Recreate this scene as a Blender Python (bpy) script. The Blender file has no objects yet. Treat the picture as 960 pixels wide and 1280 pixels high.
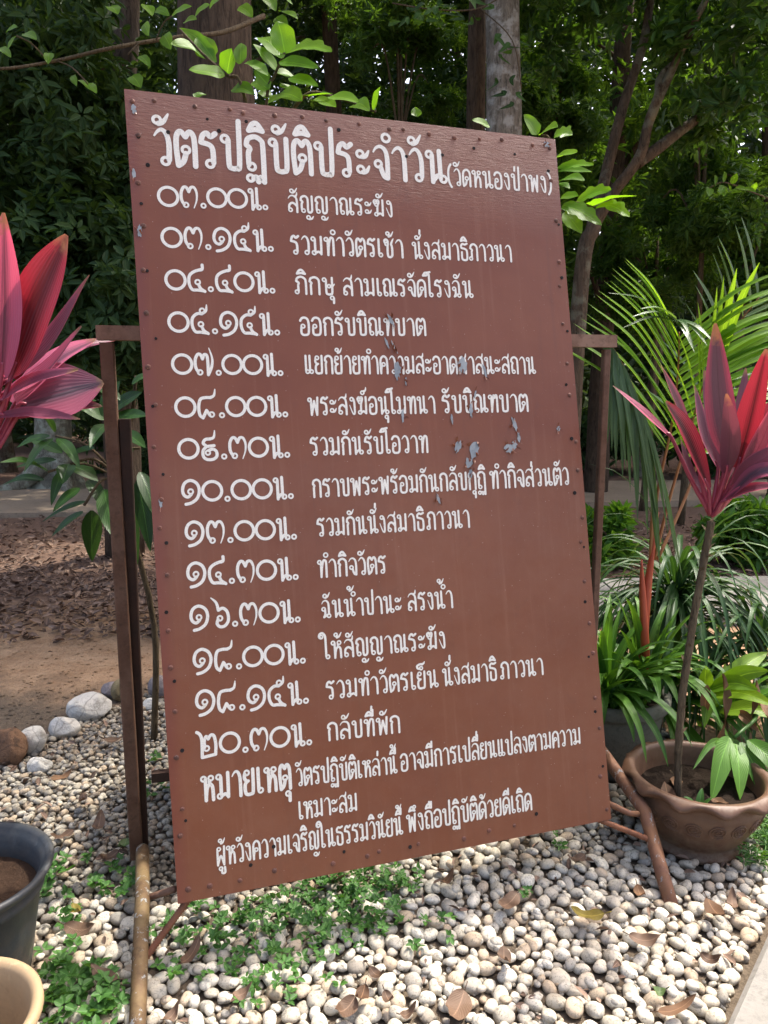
import bpy, math, random
import numpy as np

SC = bpy.context.scene
COL = SC.collection
PI = math.pi
rnd = random.Random(7)

# ------------------------------------------------------------------ camera, sky, sun, exposure
CAM_H, PITCH, FPX = 1.40, math.radians(9.3), 940.0
cam = bpy.data.cameras.new('camera'); cam.sensor_fit = 'VERTICAL'; cam.sensor_height = 36.0; cam.lens = 36.0*FPX/1280
cam.clip_start = .02; cam.clip_end = 600
cam_o = bpy.data.objects.new('camera', cam); COL.objects.link(cam_o)
cam_o.location = (0, 0, CAM_H); cam_o.rotation_euler = (PI/2-PITCH, 0, 0)
SC.camera = cam_o

SUN_EL, SUN_AZ = math.radians(61), math.radians(44)      # azimuth measured from +X (right) towards +Y (away from the camera)
world = bpy.data.worlds.new('World'); SC.world = world; world.use_nodes = True
wn = world.node_tree
sky = wn.nodes.new('ShaderNodeTexSky'); sky.sky_type = 'NISHITA'; sky.sun_disc = False
sky.sun_elevation = SUN_EL; sky.sun_rotation = PI/2-SUN_AZ; sky.air_density = .75; sky.dust_density = 6.5; sky.ozone_density = .3
wn.links.new(sky.outputs[0], wn.nodes['Background'].inputs[0])
wn.nodes['Background'].inputs[1].default_value = .15
sun = bpy.data.lights.new('sun', 'SUN'); sun.energy = 2.0; sun.angle = math.radians(.9); sun.color = (1, .95, .86)
sun_o = bpy.data.objects.new('sun', sun); COL.objects.link(sun_o); sun_o.location = (6, 2, 12)
sun_o.rotation_euler = (0, PI/2-SUN_EL, SUN_AZ)
SC.view_settings.view_transform = 'Standard'; SC.view_settings.look = 'None'; SC.view_settings.gamma = 1
SC.view_settings.exposure = 1.72
cy = SC.cycles
cy.use_denoising = True; cy.max_bounces = 6; cy.diffuse_bounces = 3; cy.glossy_bounces = 2; cy.transmission_bounces = 4
cy.transparent_max_bounces = 4; cy.caustics_reflective = False; cy.caustics_refractive = False; cy.sample_clamp_indirect = 6

# ------------------------------------------------------------------ layout helpers
cp, sp_ = math.cos(PITCH), math.sin(PITCH)
def P(px, py, Y):
    """the point of the world seen at photograph position (px, py) at distance Y in front of the camera"""
    a, b = (px-480)/FPX, (640-py)/FPX
    dx, dy, dz = a, cp+b*sp_, -sp_+b*cp
    t = Y/dy
    return np.array((dx*t, Y, CAM_H+dz*t))
def G(px, py, z=0.0):
    a, b = (px-480)/FPX, (640-py)/FPX
    dx, dy, dz = a, cp+b*sp_, -sp_+b*cp
    t = (z-CAM_H)/dz
    return np.array((dx*t, dy*t, z))
def nrm(v):
    v = np.asarray(v, float); return v/(np.linalg.norm(v)+1e-12)

# ------------------------------------------------------------------ mesh helpers
class MB:
    def __init__(s): s.V = []; s.F = []; s.UV = []; s.R = []; s.M = []
    def v(s, p, uv=(0, 0), r=0.0):
        s.V.append((float(p[0]), float(p[1]), float(p[2]))); s.UV.append(uv); s.R.append(r); return len(s.V)-1
    def f(s, *i, m=0): s.F.append(tuple(i)); s.M.append(m)
    def mesh(s, name, mats, smooth=True, off=(0, 0, 0)):
        me = bpy.data.meshes.new(name)
        V = np.array(s.V, float).reshape(-1, 3)-np.array(off)
        me.from_pydata(V.tolist(), [], s.F)
        uvl = me.uv_layers.new(name='UVMap')
        li = np.empty(len(me.loops), np.int32); me.loops.foreach_get('vertex_index', li)
        uvl.data.foreach_set('uv', np.array(s.UV, np.float32)[li].ravel())
        at = me.attributes.new('rnd', 'FLOAT', 'POINT'); at.data.foreach_set('value', np.array(s.R, np.float32))
        for m in (mats if isinstance(mats, (list, tuple)) else [mats]): me.materials.append(m)
        me.polygons.foreach_set('material_index', np.array(s.M, np.int32))
        me.polygons.foreach_set('use_smooth', np.full(len(me.polygons), smooth))
        me.update(); return me
    def build(s, name, mats, parent=None, smooth=True, origin=None):
        off = root_loc(parent) if parent else (np.array(origin, float) if origin is not None else np.zeros(3))
        o = bpy.data.objects.new(name, s.mesh(name, mats, smooth, off)); COL.objects.link(o)
        if parent: o.parent = parent
        else: o.location = off
        return o
def root_loc(o):
    while o.parent: o = o.parent
    return np.array(o.location)
def tag(o, label=None, cat=None, group=None, kind=None):
    if label: o['label'] = label
    if cat: o['category'] = cat
    if group: o['group'] = group
    if kind: o['kind'] = kind
    return o
def thing(name, label, cat, loc, group=None):
    o = bpy.data.objects.new(name, None); COL.objects.link(o); o.location = loc; o.empty_display_size = .1
    return tag(o, label, cat, group)

def frame_axes(d):
    d = nrm(d); a = np.array((0, 0, 1.)) if abs(d[2]) < .9 else np.array((1., 0, 0))
    x = nrm(np.cross(a, d)); return x, np.cross(d, x), d
def spline(pts, n=6):
    pts = [np.asarray(p, float) for p in pts]
    if len(pts) < 3: return [pts[0]+(pts[-1]-pts[0])*k/n for k in range(n+1)]
    Q = [2*pts[0]-pts[1]]+pts+[2*pts[-1]-pts[-2]]; out = []
    for i in range(1, len(Q)-2):
        a, b, c, d = Q[i-1:i+3]
        for k in range(n):
            t = k/n; out.append(.5*(2*b+(c-a)*t+(2*a-5*b+4*c-d)*t*t+(3*b-a-3*c+d)*t**3))
    out.append(pts[-1]); return out
def tube(mb, pts, rad, n=10, caps=True, r=0.0, wob=0.0, m=0):
    pts = [np.asarray(p, float) for p in pts]; N = len(pts)
    if not hasattr(rad, '__len__'): rad = [rad]*N
    elif len(rad) != N: rad = list(np.interp(np.linspace(0, 1, N), np.linspace(0, 1, len(rad)), rad))
    x = None; rings = []; L = 0
    for i in range(N):
        d = nrm(pts[min(i+1, N-1)]-pts[max(i-1, 0)])
        if x is None: x, y, _ = frame_axes(d)
        else: x = nrm(x-d*(x@d)); y = np.cross(d, x)
        if i: L += np.linalg.norm(pts[i]-pts[i-1])
        ring = []
        for k in range(n):
            a = 2*PI*k/n; q = rad[i]*(1+wob*math.sin(3*a+i*.7+r*9)+wob*.6*math.sin(7*a-i*1.3))
            ring.append(mb.v(pts[i]+x*q*math.cos(a)+y*q*math.sin(a), (k/n, L), r))
        rings.append(ring)
    for i in range(N-1):
        for k in range(n): mb.f(rings[i][k], rings[i][(k+1) % n], rings[i+1][(k+1) % n], rings[i+1][k], m=m)
    if caps:
        mb.f(*rings[0][::-1], m=m); mb.f(*rings[-1], m=m)
def box(mb, c, x, y, z, bev=0.0, r=0.0):
    """box with half-axis vectors x, y, z; chamfered edges when bev > 0"""
    c, x, y, z = [np.asarray(q, float) for q in (c, x, y, z)]
    if bev <= 0:
        ids = [mb.v(c+sx*x+sy*y+sz*z, (0, 0), r) for sx in (-1, 1) for sy in (-1, 1) for sz in (-1, 1)]
        for q in ((0, 1, 3, 2), (4, 6, 7, 5), (0, 4, 5, 1), (2, 3, 7, 6), (0, 2, 6, 4), (1, 5, 7, 3)): mb.f(*[ids[k] for k in q])
        return
    # chamfer in the section plane x,y then cap along z
    lx, ly = np.linalg.norm(x), np.linalg.norm(y); bx, by = min(bev/lx, .45), min(bev/ly, .45)
    sec = [(1-bx, -1), (1, -1+by), (1, 1-by), (1-bx, 1), (-1+bx, 1), (-1, 1-by), (-1, -1+by), (-1+bx, -1)]
    A = [mb.v(c+a*x+b*y-z, (0, 0), r) for a, b in sec]; B = [mb.v(c+a*x+b*y+z, (0, 0), r) for a, b in sec]
    for k in range(8): mb.f(A[k], A[(k+1) % 8], B[(k+1) % 8], B[k])
    mb.f(*A[::-1]); mb.f(*B)
def lathe(mb, c, prof, n=48, fn=None, r=0.0):
    """prof: list of (radius, z); fn(angle, i, radius, z) may move a point"""
    rings = []
    for i, (q, z) in enumerate(prof):
        ring = []
        for k in range(n):
            a = 2*PI*k/n; qq, zz = (q, z) if fn is None else fn(a, i, q, z)
            ring.append(mb.v((c[0]+qq*math.cos(a), c[1]+qq*math.sin(a), c[2]+zz), (k/n, i/len(prof)), r))
        rings.append(ring)
    for i in range(len(prof)-1):
        for k in range(n): mb.f(rings[i][k], rings[i][(k+1) % n], rings[i+1][(k+1) % n], rings[i+1][k])
    return rings
def blade(mb, pts, W, up, fold=.25, r=0.0, prof=None, n=5, wave=0.0, ph=0.0, cols=2):
    """a leaf along pts: W the greatest width, `up` the side its face looks to, fold the depth of its gutter, wave ripples the edge"""
    C = spline(pts, n); N = len(C)-1
    prof = prof or (lambda t: math.sin(PI*min(1, t**.8*.97+.03))**.8)
    rows = []; up = nrm(up); prev = up
    for i, p in enumerate(C):
        t = i/N
        d = nrm(C[min(i+1, N)]-C[max(i-1, 0)])
        u = prev-d*(prev@d); u = nrm(u) if np.linalg.norm(u) > 1e-4 else frame_axes(d)[0]; prev = u
        s = np.cross(d, u); w = W*.5*max(prof(t), .012)
        row = []
        for k in range(-cols, cols+1):
            q = k/cols
            h = fold*w*abs(q)**1.3 + (wave*W*math.sin(9*t+ph+q*1.7)*abs(q) if wave else 0)
            row.append(mb.v(p+s*w*q+u*h, ((q+1)/2, t), r))
        rows.append(row)
    for i in range(N):
        for k in range(2*cols): mb.f(rows[i][k], rows[i][k+1], rows[i+1][k+1], rows[i+1][k])
def arc(base, d, L, droop, n=6, side=(0, 0, 0)):
    """points of a blade that leaves `base` along d and bends down as it goes"""
    p = np.asarray(base, float); d = nrm(d); out = [p]; st = L/n
    for i in range(n):
        d = nrm(d+np.array((0, 0, -droop/n*(1+i*.35)))+np.asarray(side)/n); p = p+d*st; out.append(p)
    return out

# leaf clouds: many small folded leaves at once
LT = np.array([(0, 0, 0), (.42, .28, .09), (.36, .66, .05), (0, 1, -.12), (-.36, .66, .05), (-.42, .28, .09)])
LF = np.array([(0, 1, 2, 3), (0, 3, 4, 5)])
def cloud_mesh(name, pos, D, U, L, W, R, mat):
    n = len(pos)
    D = D/np.linalg.norm(D, axis=1)[:, None]
    S = np.cross(D, U); S /= np.linalg.norm(S, axis=1)[:, None]+1e-9
    U = np.cross(S, D)
    T = LT
    V = (pos[:, None, :]+S[:, None, :]*(T[None, :, 0, None]*W[:, None, None])+D[:, None, :]*(T[None, :, 1, None]*L[:, None, None])
         + U[:, None, :]*(T[None, :, 2, None]*L[:, None, None])).reshape(-1, 3)
    F = (LF[None]+6*np.arange(n)[:, None, None]).reshape(-1, 4)
    me = bpy.data.meshes.new(name)
    me.vertices.add(len(V)); me.vertices.foreach_set('co', V.astype(np.float32).ravel())
    me.loops.add(F.size); me.loops.foreach_set('vertex_index', F.astype(np.int32).ravel())
    me.polygons.add(len(F)); me.polygons.foreach_set('loop_start', np.arange(0, F.size, 4, dtype=np.int32))
    me.update(calc_edges=True)
    at = me.attributes.new('rnd', 'FLOAT', 'POINT'); at.data.foreach_set('value', np.repeat(R, 6).astype(np.float32))
    uv = me.uv_layers.new(name='UVMap')
    tuv = np.stack([T[:, 0]+.5, T[:, 1]], 1)
    uv.data.foreach_set('uv', tuv[np.tile(LF.ravel(), n)].astype(np.float32).ravel())
    me.materials.append(mat); me.validate(); return me
def rosettes(rng, centers, axes, k, L, spread=(1.0, 1.7), aspect=.36):
    """k leaves round every centre"""
    n = len(centers)
    c = np.repeat(centers, k, 0); a = np.repeat(axes, k, 0)
    a = a/np.linalg.norm(a, axis=1)[:, None]
    h = np.where(np.abs(a[:, 2:3]) < .9, np.array([[0, 0, 1.]]), np.array([[1., 0, 0]]))
    x = np.cross(h, a); x /= np.linalg.norm(x, axis=1)[:, None]; y = np.cross(a, x)
    az = np.tile(np.arange(k)*2*PI/k, n)+np.repeat(rng.uniform(0, 2*PI, n), k)+rng.normal(0, .25, n*k)
    el = rng.uniform(*spread, n*k)
    rad = x*np.cos(az)[:, None]+y*np.sin(az)[:, None]
    D = rad*np.sin(el)[:, None]+a*np.cos(el)[:, None]
    U = a*np.sin(el)[:, None]-rad*np.cos(el)[:, None]+rng.normal(0, .25, (n*k, 3))
    Ls = L*rng.uniform(.65, 1.25, n*k); W = Ls*aspect*rng.uniform(.8, 1.2, n*k)
    R = np.clip(np.repeat(rng.uniform(0, 1, n), k)*.6+rng.uniform(0, .4, n*k), 0, 1)
    return c+D*Ls[:, None]*.12, D, U, Ls, W, R
def crown_mesh(name, blobs, n, L, mat, seed, k=7, shell=.55, aspect=.36, droop=.2, spread=(1.0, 1.7)):
    """blobs: (centre, radii) - clumps of leaf rosettes spread through each"""
    rng = np.random.default_rng(seed)
    vol = np.array([b[1][0]*b[1][1]*b[1][2] for b in blobs])**.75; cnt = np.maximum(1, (vol/vol.sum()*n).astype(int))
    Cs, As = [], []
    for (c, rr), m in zip(blobs, cnt):
        # twigs inside the blob: sub-clumps, so that gaps and tufts appear
        sub = max(3, m//9)
        d = rng.normal(size=(sub, 3)); d /= np.linalg.norm(d, axis=1)[:, None]
        sc = d*(rng.uniform(0, 1, sub)**shell)[:, None]
        pick = rng.integers(0, sub, m)
        o = sc[pick]+rng.normal(0, .13, (m, 3))
        Cs.append(np.array(c)+o*np.array(rr)); As.append(nrm_rows(o)*.6+np.array((0, 0, .55-droop))+rng.normal(0, .35, (m, 3)))
    return cloud_mesh(name, *rosettes(rng, np.concatenate(Cs), np.concatenate(As), k, L, spread, aspect), mat)
def nrm_rows(a): return a/(np.linalg.norm(a, axis=1)[:, None]+1e-9)
def link(name, me, parent=None, loc=None):
    o = bpy.data.objects.new(name, me); COL.objects.link(o)
    if parent: o.parent = parent
    if loc is not None: o.location = loc
    return o

# ------------------------------------------------------------------ material helpers
class NT:
    def __init__(s, name):
        s.m = bpy.data.materials.new(name); s.m.use_nodes = True; s.t = s.m.node_tree; s.t.nodes.clear()
        s.out = s.n('ShaderNodeOutputMaterial')
    def n(s, k, **kw):
        x = s.t.nodes.new(k)
        for a, b in kw.items(): setattr(x, a, b)
        return x
    def set(s, node, sock, val):
        i = node.inputs[sock]
        if hasattr(val, 'is_output') or isinstance(val, bpy.types.NodeSocket): s.t.links.new(val, i)
        elif isinstance(val, (tuple, list)) and len(val) == 3 and i.type == 'RGBA': i.default_value = (*val, 1)
        else: i.default_value = val
    def coord(s, kind='Object'): return s.n('ShaderNodeTexCoord').outputs[kind]
    def pos(s): return s.n('ShaderNodeNewGeometry').outputs['Position']
    def mapping(s, v, scale=(1, 1, 1), loc=(0, 0, 0), rot=(0, 0, 0)):
        x = s.n('ShaderNodeMapping'); s.set(x, 0, v); x.inputs['Scale'].default_value = scale; x.inputs['Location'].default_value = loc; x.inputs['Rotation'].default_value = rot
        return x.outputs[0]
    def noise(s, v, scale, detail=4, rough=.55, dist=0):
        x = s.n('ShaderNodeTexNoise'); s.set(x, 'Vector', v)
        x.inputs['Scale'].default_value = scale; x.inputs['Detail'].default_value = detail; x.inputs['Roughness'].default_value = rough; x.inputs['Distortion'].default_value = dist
        return x.outputs[0]
    def voro(s, v, scale, feature='F1', out='Distance'):
        x = s.n('ShaderNodeTexVoronoi', feature=feature); s.set(x, 'Vector', v); x.inputs['Scale'].default_value = scale
        return x.outputs[out]
    def ramp(s, f, stops):
        x = s.n('ShaderNodeValToRGB'); s.set(x, 0, f); e = x.color_ramp.elements
        while len(e) < len(stops): e.new(.5)
        for a, (p, c) in zip(e, stops):
            a.position = p; a.color = (*c, 1) if isinstance(c, (tuple, list)) else (c, c, c, 1)
        return x.outputs[0]
    def mix(s, f, a, b, mode='MIX'):
        x = s.n('ShaderNodeMix', data_type='RGBA', blend_type=mode); s.set(x, 0, f)
        for sock, v in ((6, a), (7, b)):
            if isinstance(v, bpy.types.NodeSocket): s.t.links.new(v, x.inputs[sock])
            else: x.inputs[sock].default_value = (*v, 1) if isinstance(v, (tuple, list)) else (v, v, v, 1)
        return x.outputs[2]
    def math(s, op, a, b=0.0, c=None):
        x = s.n('ShaderNodeMath', operation=op); s.set(x, 0, a); s.set(x, 1, b)
        if c is not None: s.set(x, 2, c)
        return x.outputs[0]
    def attr(s, name, out='Fac', typ='GEOMETRY'): return s.n('ShaderNodeAttribute', attribute_name=name, attribute_type=typ).outputs[out]
    def orand(s): return s.n('ShaderNodeObjectInfo').outputs['Random']
    def sep(s, v): return s.n('ShaderNodeSeparateXYZ') if False else s._sep(v)
    def _sep(s, v):
        x = s.n('ShaderNodeSeparateXYZ'); s.set(x, 0, v); return x.outputs
    def bump(s, h, strength=.4, dist=.01, base=None):
        x = s.n('ShaderNodeBump'); s.set(x, 'Height', h); x.inputs['Strength'].default_value = strength; x.inputs['Distance'].default_value = dist
        if base is not None: s.set(x, 'Normal', base)
        return x.outputs[0]
    def bsdf(s, color, rough=.6, normal=None, spec=.5, metal=0.0, coat=0.0):
        x = s.n('ShaderNodeBsdfPrincipled'); s.set(x, 'Base Color', color); s.set(x, 'Roughness', rough)
        s.set(x, 'Specular IOR Level', spec); s.set(x, 'Metallic', metal)
        if coat: s.set(x, 'Coat Weight', coat); s.set(x, 'Coat Roughness', .12)
        if normal is not None: s.set(x, 'Normal', normal)
        return x.outputs[0]
    def end(s, shader, disp=None):
        s.t.links.new(shader, s.out.inputs[0]); return s.m

def leaf_mat(name, dark, light, rough=.42, trans=.35, tcol=None, vein=.15, blotch=None, spec=.32):
    """leaf: colour varies leaf by leaf (rnd), paler midrib, some light passes through"""
    n = NT(name); uv = n.coord('UV'); x, y, _ = n._sep(uv)
    c = n.mix(n.attr('rnd'), dark, light)
    c = n.mix(n.math('MULTIPLY', n.noise(n.pos(), 22, 3), .5), c, tuple(q*.45 for q in dark))
    d = n.math('ABSOLUTE', n.math('SUBTRACT', x, .5))
    rib = n.math('LESS_THAN', d, .028)
    c = n.mix(n.math('MULTIPLY', rib, vein*2), c, tuple(min(1, q*2.2+.02) for q in light))
    side = n.math('SINE', n.math('ADD', n.math('MULTIPLY', y, 75), n.math('MULTIPLY', d, -60)))
    if blotch:
        c = n.mix(n.ramp(n.noise(n.pos(), 14, 3), [(.55, 0.), (.68, 1.)]), c, blotch)
    b = n.bump(side, .22, .002)
    p = n.bsdf(c, rough, b, spec)
    t = n.n('ShaderNodeBsdfTranslucent'); n.set(t, 'Color', n.mix(1.0, c, tcol or (1.9, 1.7, .55), 'MULTIPLY'))
    ms = n.n('ShaderNodeMixShader'); ms.inputs[0].default_value = trans
    n.t.links.new(p, ms.inputs[1]); n.t.links.new(t.outputs[0], ms.inputs[2])
    return n.end(ms.outputs[0])
def bark_mat(name, dark, light, scale=9, lichen=None):
    n = NT(name); v = n.mapping(n.pos(), (1, 1, .3))
    h = n.noise(v, scale*2, 9, .72, .8); vo = n.noise(n.mapping(n.pos(), (1, 1, .12)), scale*4.5, 6, .7, 1.2)
    c = n.mix(n.ramp(h, [(.3, 0.), (.7, 1.)]), dark, light)
    c = n.mix(n.ramp(vo, [(.32, .85), (.5, 0.)]), c, tuple(q*.3 for q in dark))
    if lichen: c = n.mix(n.ramp(n.noise(n.pos(), 6, 6, .65), [(.5, 0.), (.6, .85)]), c, lichen)
    hh = n.math('ADD', h, n.math('MULTIPLY', vo, 1.2))
    return n.end(n.bsdf(c, .9, n.bump(hh, .9, .02), .2))

# ------------------------------------------------------------------ materials
def mk_ground():
    n = NT('earth'); p = n.pos(); x, y, z = n._sep(p)
    big = n.noise(p, .7, 5, .6); fine = n.noise(p, 38, 6, .7); mid = n.noise(p, 6, 5, .65)
    dirt = n.mix(n.ramp(mid, [(.3, 0.), (.7, 1.)]), (.3, .18, .1), (.46, .31, .19))
    dirt = n.mix(n.ramp(fine, [(.55, 0.), (.75, .7)]), dirt, (.08, .05, .03))
    dirt = n.mix(n.ramp(n.voro(p, 30, 'F1'), [(.08, .5), (.16, 0.)]), dirt, (.36, .28, .2))
    litter = n.mix(n.noise(p, 60, 4, .8), (.08, .048, .034), (.25, .16, .115))
    # leaf litter lies beyond the bare strip
    edge = n.math('ADD', y, n.math('MULTIPLY', n.math('SUBTRACT', big, .5), 2.0))
    edge = n.math('ADD', edge, n.math('MULTIPLY', n.math('SUBTRACT', mid, .5), .8))
    f = n.ramp(n.math('MULTIPLY', edge, .1), [(.43, 0.), (.52, 1.)])
    c = n.mix(f, dirt, litter)
    # dark damp soil under the gravel
    g = n.ramp(n.math('MULTIPLY', n.math('ADD', edge, n.math('MULTIPLY', x, .3)), .1), [(.28, 1.), (.33, 0.)])
    soil = n.mix(fine, (.07, .052, .036), (.19, .15, .11))
    c = n.mix(g, c, soil)
    h = n.math('ADD', n.math('MULTIPLY', fine, .5), n.noise(p, 14, 6, .7))
    return n.end(n.bsdf(c, .95, n.bump(h, .8, .03), .15))
M_EARTH = mk_ground()
def mk_concrete(name, a, b, s=1.0):
    n = NT(name); p = n.pos(); f = n.noise(p, 45*s, 6, .75); m = n.noise(p, 4*s, 5, .6)
    c = n.mix(m, a, b); c = n.mix(n.ramp(f, [(.5, 0.), (.72, .6)]), c, tuple(q*.45 for q in a))
    c = n.mix(n.ramp(n.noise(p, 9*s, 4, .7), [(.58, 0.), (.72, .5)]), c, (.09, .1, .06))
    return n.end(n.bsdf(c, .9, n.bump(f, .5, .006), .25))
M_CONC = mk_concrete('old_concrete', (.17, .16, .14), (.28, .265, .24))
M_PLANTER = mk_concrete('mossy_concrete', (.1, .1, .08), (.19, .18, .15), 1.4)
M_ROAD = mk_concrete('dusty_road', (.27, .2, .135), (.4, .31, .22), .6)
def mk_stone(name, a, b, obj=True):
    n = NT(name); p = n.pos()
    r = n.orand() if obj else n.attr('rnd')
    c = n.mix(r, a, b)
    c = n.mix(n.ramp(n.math('FRACT', n.math('MULTIPLY', r, 7.3)), [(.78, 0.), (.8, .75)]), c, (.4, .3, .2))
    c = n.mix(n.ramp(n.math('FRACT', n.math('MULTIPLY', r, 13.7)), [(.84, 0.), (.86, .7)]), c, (.25, .235, .21))
    sp = n.noise(p, 210, 4, .75); pit = n.noise(p, 75, 6, .8)
    c = n.mix(n.ramp(sp, [(.55, 0.), (.68, .8)]), c, (.085, .07, .05))
    c = n.mix(n.ramp(pit, [(.54, 0.), (.63, .85)]), c, tuple(q*.36 for q in a))
    c = n.mix(n.ramp(n.noise(p, 16, 3), [(.55, 0.), (.75, .35)]), c, (.38, .3, .2))
    return n.end(n.bsdf(c, .72, n.bump(n.math('ADD', pit, n.math('MULTIPLY', sp, .4)), .45, .006), .35))
M_PEB = mk_stone('pebble_stone', (.43, .385, .3), (.7, .65, .54))
M_PEBM = mk_stone('pebble_stone_bed', (.39, .35, .28), (.64, .6, .51), False)
M_PEBD = mk_stone('shaded_stone_and_grit', (.22, .19, .145), (.46, .42, .34), False)  # darker copy: shade of the left bed put into the stone colour; also grit
def mk_rock(name, a, b, dark):
    n = NT(name); p = n.pos(); f = n.noise(p, 18, 8, .7); m = n.noise(p, 5, 4)
    v = n.voro(n.mapping(p, (1, 1, 1)), 9, 'DISTANCE_TO_EDGE')
    c = n.mix(m, a, b); c = n.mix(n.ramp(f, [(.52, 0.), (.66, .8)]), c, dark)
    c = n.mix(n.ramp(v, [(0., .5), (.03, 0.)]), c, dark)
    return n.end(n.bsdf(c, .85, n.bump(f, .8, .02), .3))
M_RWHITE = mk_rock('white_rock', (.5, .48, .43), (.68, .66, .6), (.16, .14, .11))
M_RBROWN = mk_rock('brown_rock', (.13, .07, .04), (.25, .14, .08), (.03, .022, .018))
M_RGREY = mk_rock('grey_rock', (.2, .17, .17), (.32, .28, .27), (.07, .06, .06))
M_ROCHRE = mk_rock('ochre_rock', (.2, .15, .07), (.34, .28, .16), (.06, .05, .03))

def mk_board():
    n = NT('brown_enamel'); o = n.pos(); q = n.coord('UV'); u, v, _ = n._sep(q)
    big = n.noise(o, 2.2, 4, .6); fine = n.noise(o, 320, 3, .7)
    c = n.mix(n.ramp(big, [(.3, 0.), (.7, 1.)]), (.155, .04, .015), (.195, .06, .025))
    c = n.mix(n.ramp(n.noise(o, 60, 6, .75), [(.62, 0.), (.8, .35)]), c, (.3, .15, .11))
    c = n.mix(n.ramp(n.voro(o, 46, 'F1'), [(.02, .8), (.06, 0.)]), c, (.5, .4, .35))
    # paler towards the top: sky sheen put into the colour, with some dust
    # rain runs, dust near the bottom edge, a few dull stains
    run = n.noise(n.mapping(q, (38, 1.3, 1)), 1.0, 5, .65)
    c = n.mix(n.ramp(run, [(.55, 0.), (.75, .3)]), c, (.27, .125, .075))
    c = n.mix(n.ramp(run, [(.28, .3), (.42, 0.)]), c, (.11, .04, .024))
    c = n.mix(n.math('MULTIPLY', n.ramp(v, [(1.7/2, 0.), (1., .2)]), n.noise(o, 18, 5, .7)), c, (.3, .2, .14))
    c = n.mix(n.ramp(n.noise(o, 11, 5, .75), [(.6, 0.), (.75, .35)]), c, (.13, .05, .03))
    top = n.ramp(n.math('ADD', v, n.math('MULTIPLY', n.math('SUBTRACT', big, .5), .25)), [(.0, .4), (.3, .0)])
    c = n.mix(top, c, (.3, .175, .14))  # the sky's sheen on the upper board, painted in
    c = n.mix(n.ramp(n.math('ADD', u, n.math('MULTIPLY', n.noise(o, 25, 4), .02)), [(.02, .55), (.045, .0)]), c, (.16, .04, .028))
    # wrinkled film: slanted scratches at the top, level crazing at the top right
    w1 = n.noise(n.mapping(q, (26, 130, 1), rot=(0, 0, .55)), 1.0, 5, .7, .6)
    w2 = n.noise(n.mapping(q, (14, 150, 1), rot=(0, 0, .06)), 1.0, 6, .8, 1.6)
    m1 = n.ramp(n.math('ADD', v, n.math('MULTIPLY', n.noise(q, 3, 2), .3)), [(.2, 1.), (.5, 0.)])
    m2 = n.math('MULTIPLY', n.ramp(u, [(.45, 0.), (.75, 1.)]), n.ramp(v, [(.12, 1.), (.3, 0.)]))
    spk = n.voro(o, 70, 'F1')
    h = n.math('ADD', n.math('MULTIPLY', w1, n.math('MULTIPLY', m1, .55)), n.math('MULTIPLY', w2, n.math('MULTIPLY', m2, n.noise(o, 9, 3))))
    h = n.math('ADD', h, n.math('MULTIPLY', n.ramp(spk, [(.03, .5), (.09, 0.)]), n.noise(o, 5, 2)))
    h = n.math('ADD', h, n.math('MULTIPLY', fine, .05))
    h = n.math('ADD', h, n.math('MULTIPLY', n.noise(o, 7, 2), .5))
    rg = n.ramp(n.noise(o, 5, 4, .6), [(.3, .28), (.7, .42)])
    return n.end(n.bsdf(c, rg, n.bump(h, .8, .005), .45))
M_BOARD = mk_board()
def mk_letter():
    n = NT('white_brush_paint'); o = n.pos(); f = n.noise(o, 330, 3, .8); m = n.noise(o, 30, 3)
    c = n.mix(n.ramp(f, [(.5, 0.), (.66, .55)]), (.8, .77, .69), (.46, .43, .38))
    c = n.mix(n.ramp(m, [(.66, 0.), (.8, .6)]), c, (.66, .55, .36))
    wear = n.math('MULTIPLY', n.ramp(n.noise(o, 120, 5, .8), [(.6, 0.), (.7, .7)]), n.ramp(n.noise(o, 12, 3), [(.42, 0.), (.62, 1.)]))
    c = n.mix(wear, c, (.24, .13, .09))
    return n.end(n.bsdf(c, .5, n.bump(f, .3, .001), .4))
M_LET = mk_letter()
def mk_metal(name, paint, rust, amt=.5, chips=None):
    n = NT(name); o = n.pos(); f = n.noise(o, 40, 7, .75); g = n.noise(o, 9, 5, .7)
    c = n.mix(n.ramp(g, [(amt-.1, 1.), (amt+.12, 0.)]), paint, rust)
    c = n.mix(n.ramp(f, [(.52, 0.), (.7, .7)]), c, tuple(q*.4 for q in rust))
    if chips: c = n.mix(n.ramp(n.noise(n.mapping(o, (1, 1, .35)), 42, 6, .75), [(.59, 0.), (.61, 1.)]), c, chips)
    return n.end(n.bsdf(c, .7, n.bump(f, .5, .003), .4, .15))
M_POST = mk_metal('rusty_brown_steel', (.17, .095, .062), (.12, .058, .034), .5)
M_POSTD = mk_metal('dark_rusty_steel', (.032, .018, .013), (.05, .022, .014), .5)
M_CROSS = mk_metal('faded_brown_steel', (.3, .185, .13), (.2, .11, .07), .48)
M_PIPE = mk_metal('chipped_ochre_pipe', (.2, .135, .06), (.13, .075, .036), .48, (.3, .31, .3))
M_PIPER = mk_metal('chipped_rust_pipe', (.16, .075, .05), (.2, .095, .045), .5, (.26, .26, .26))
M_REBAR = mk_metal('rusted_rebar', (.24, .1, .05), (.16, .06, .03), .5)
M_ZINC = mk_metal('bare_zinc_sheet', (.33, .36, .37), (.24, .27, .29), .5)
M_SCREW = mk_metal('screw_head', (.2, .085, .06), (.12, .06, .045), .5)
M_HOLE = NT('hole_dark'); M_HOLE = M_HOLE.end(M_HOLE.bsdf((.012, .008, .007), .9))
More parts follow.
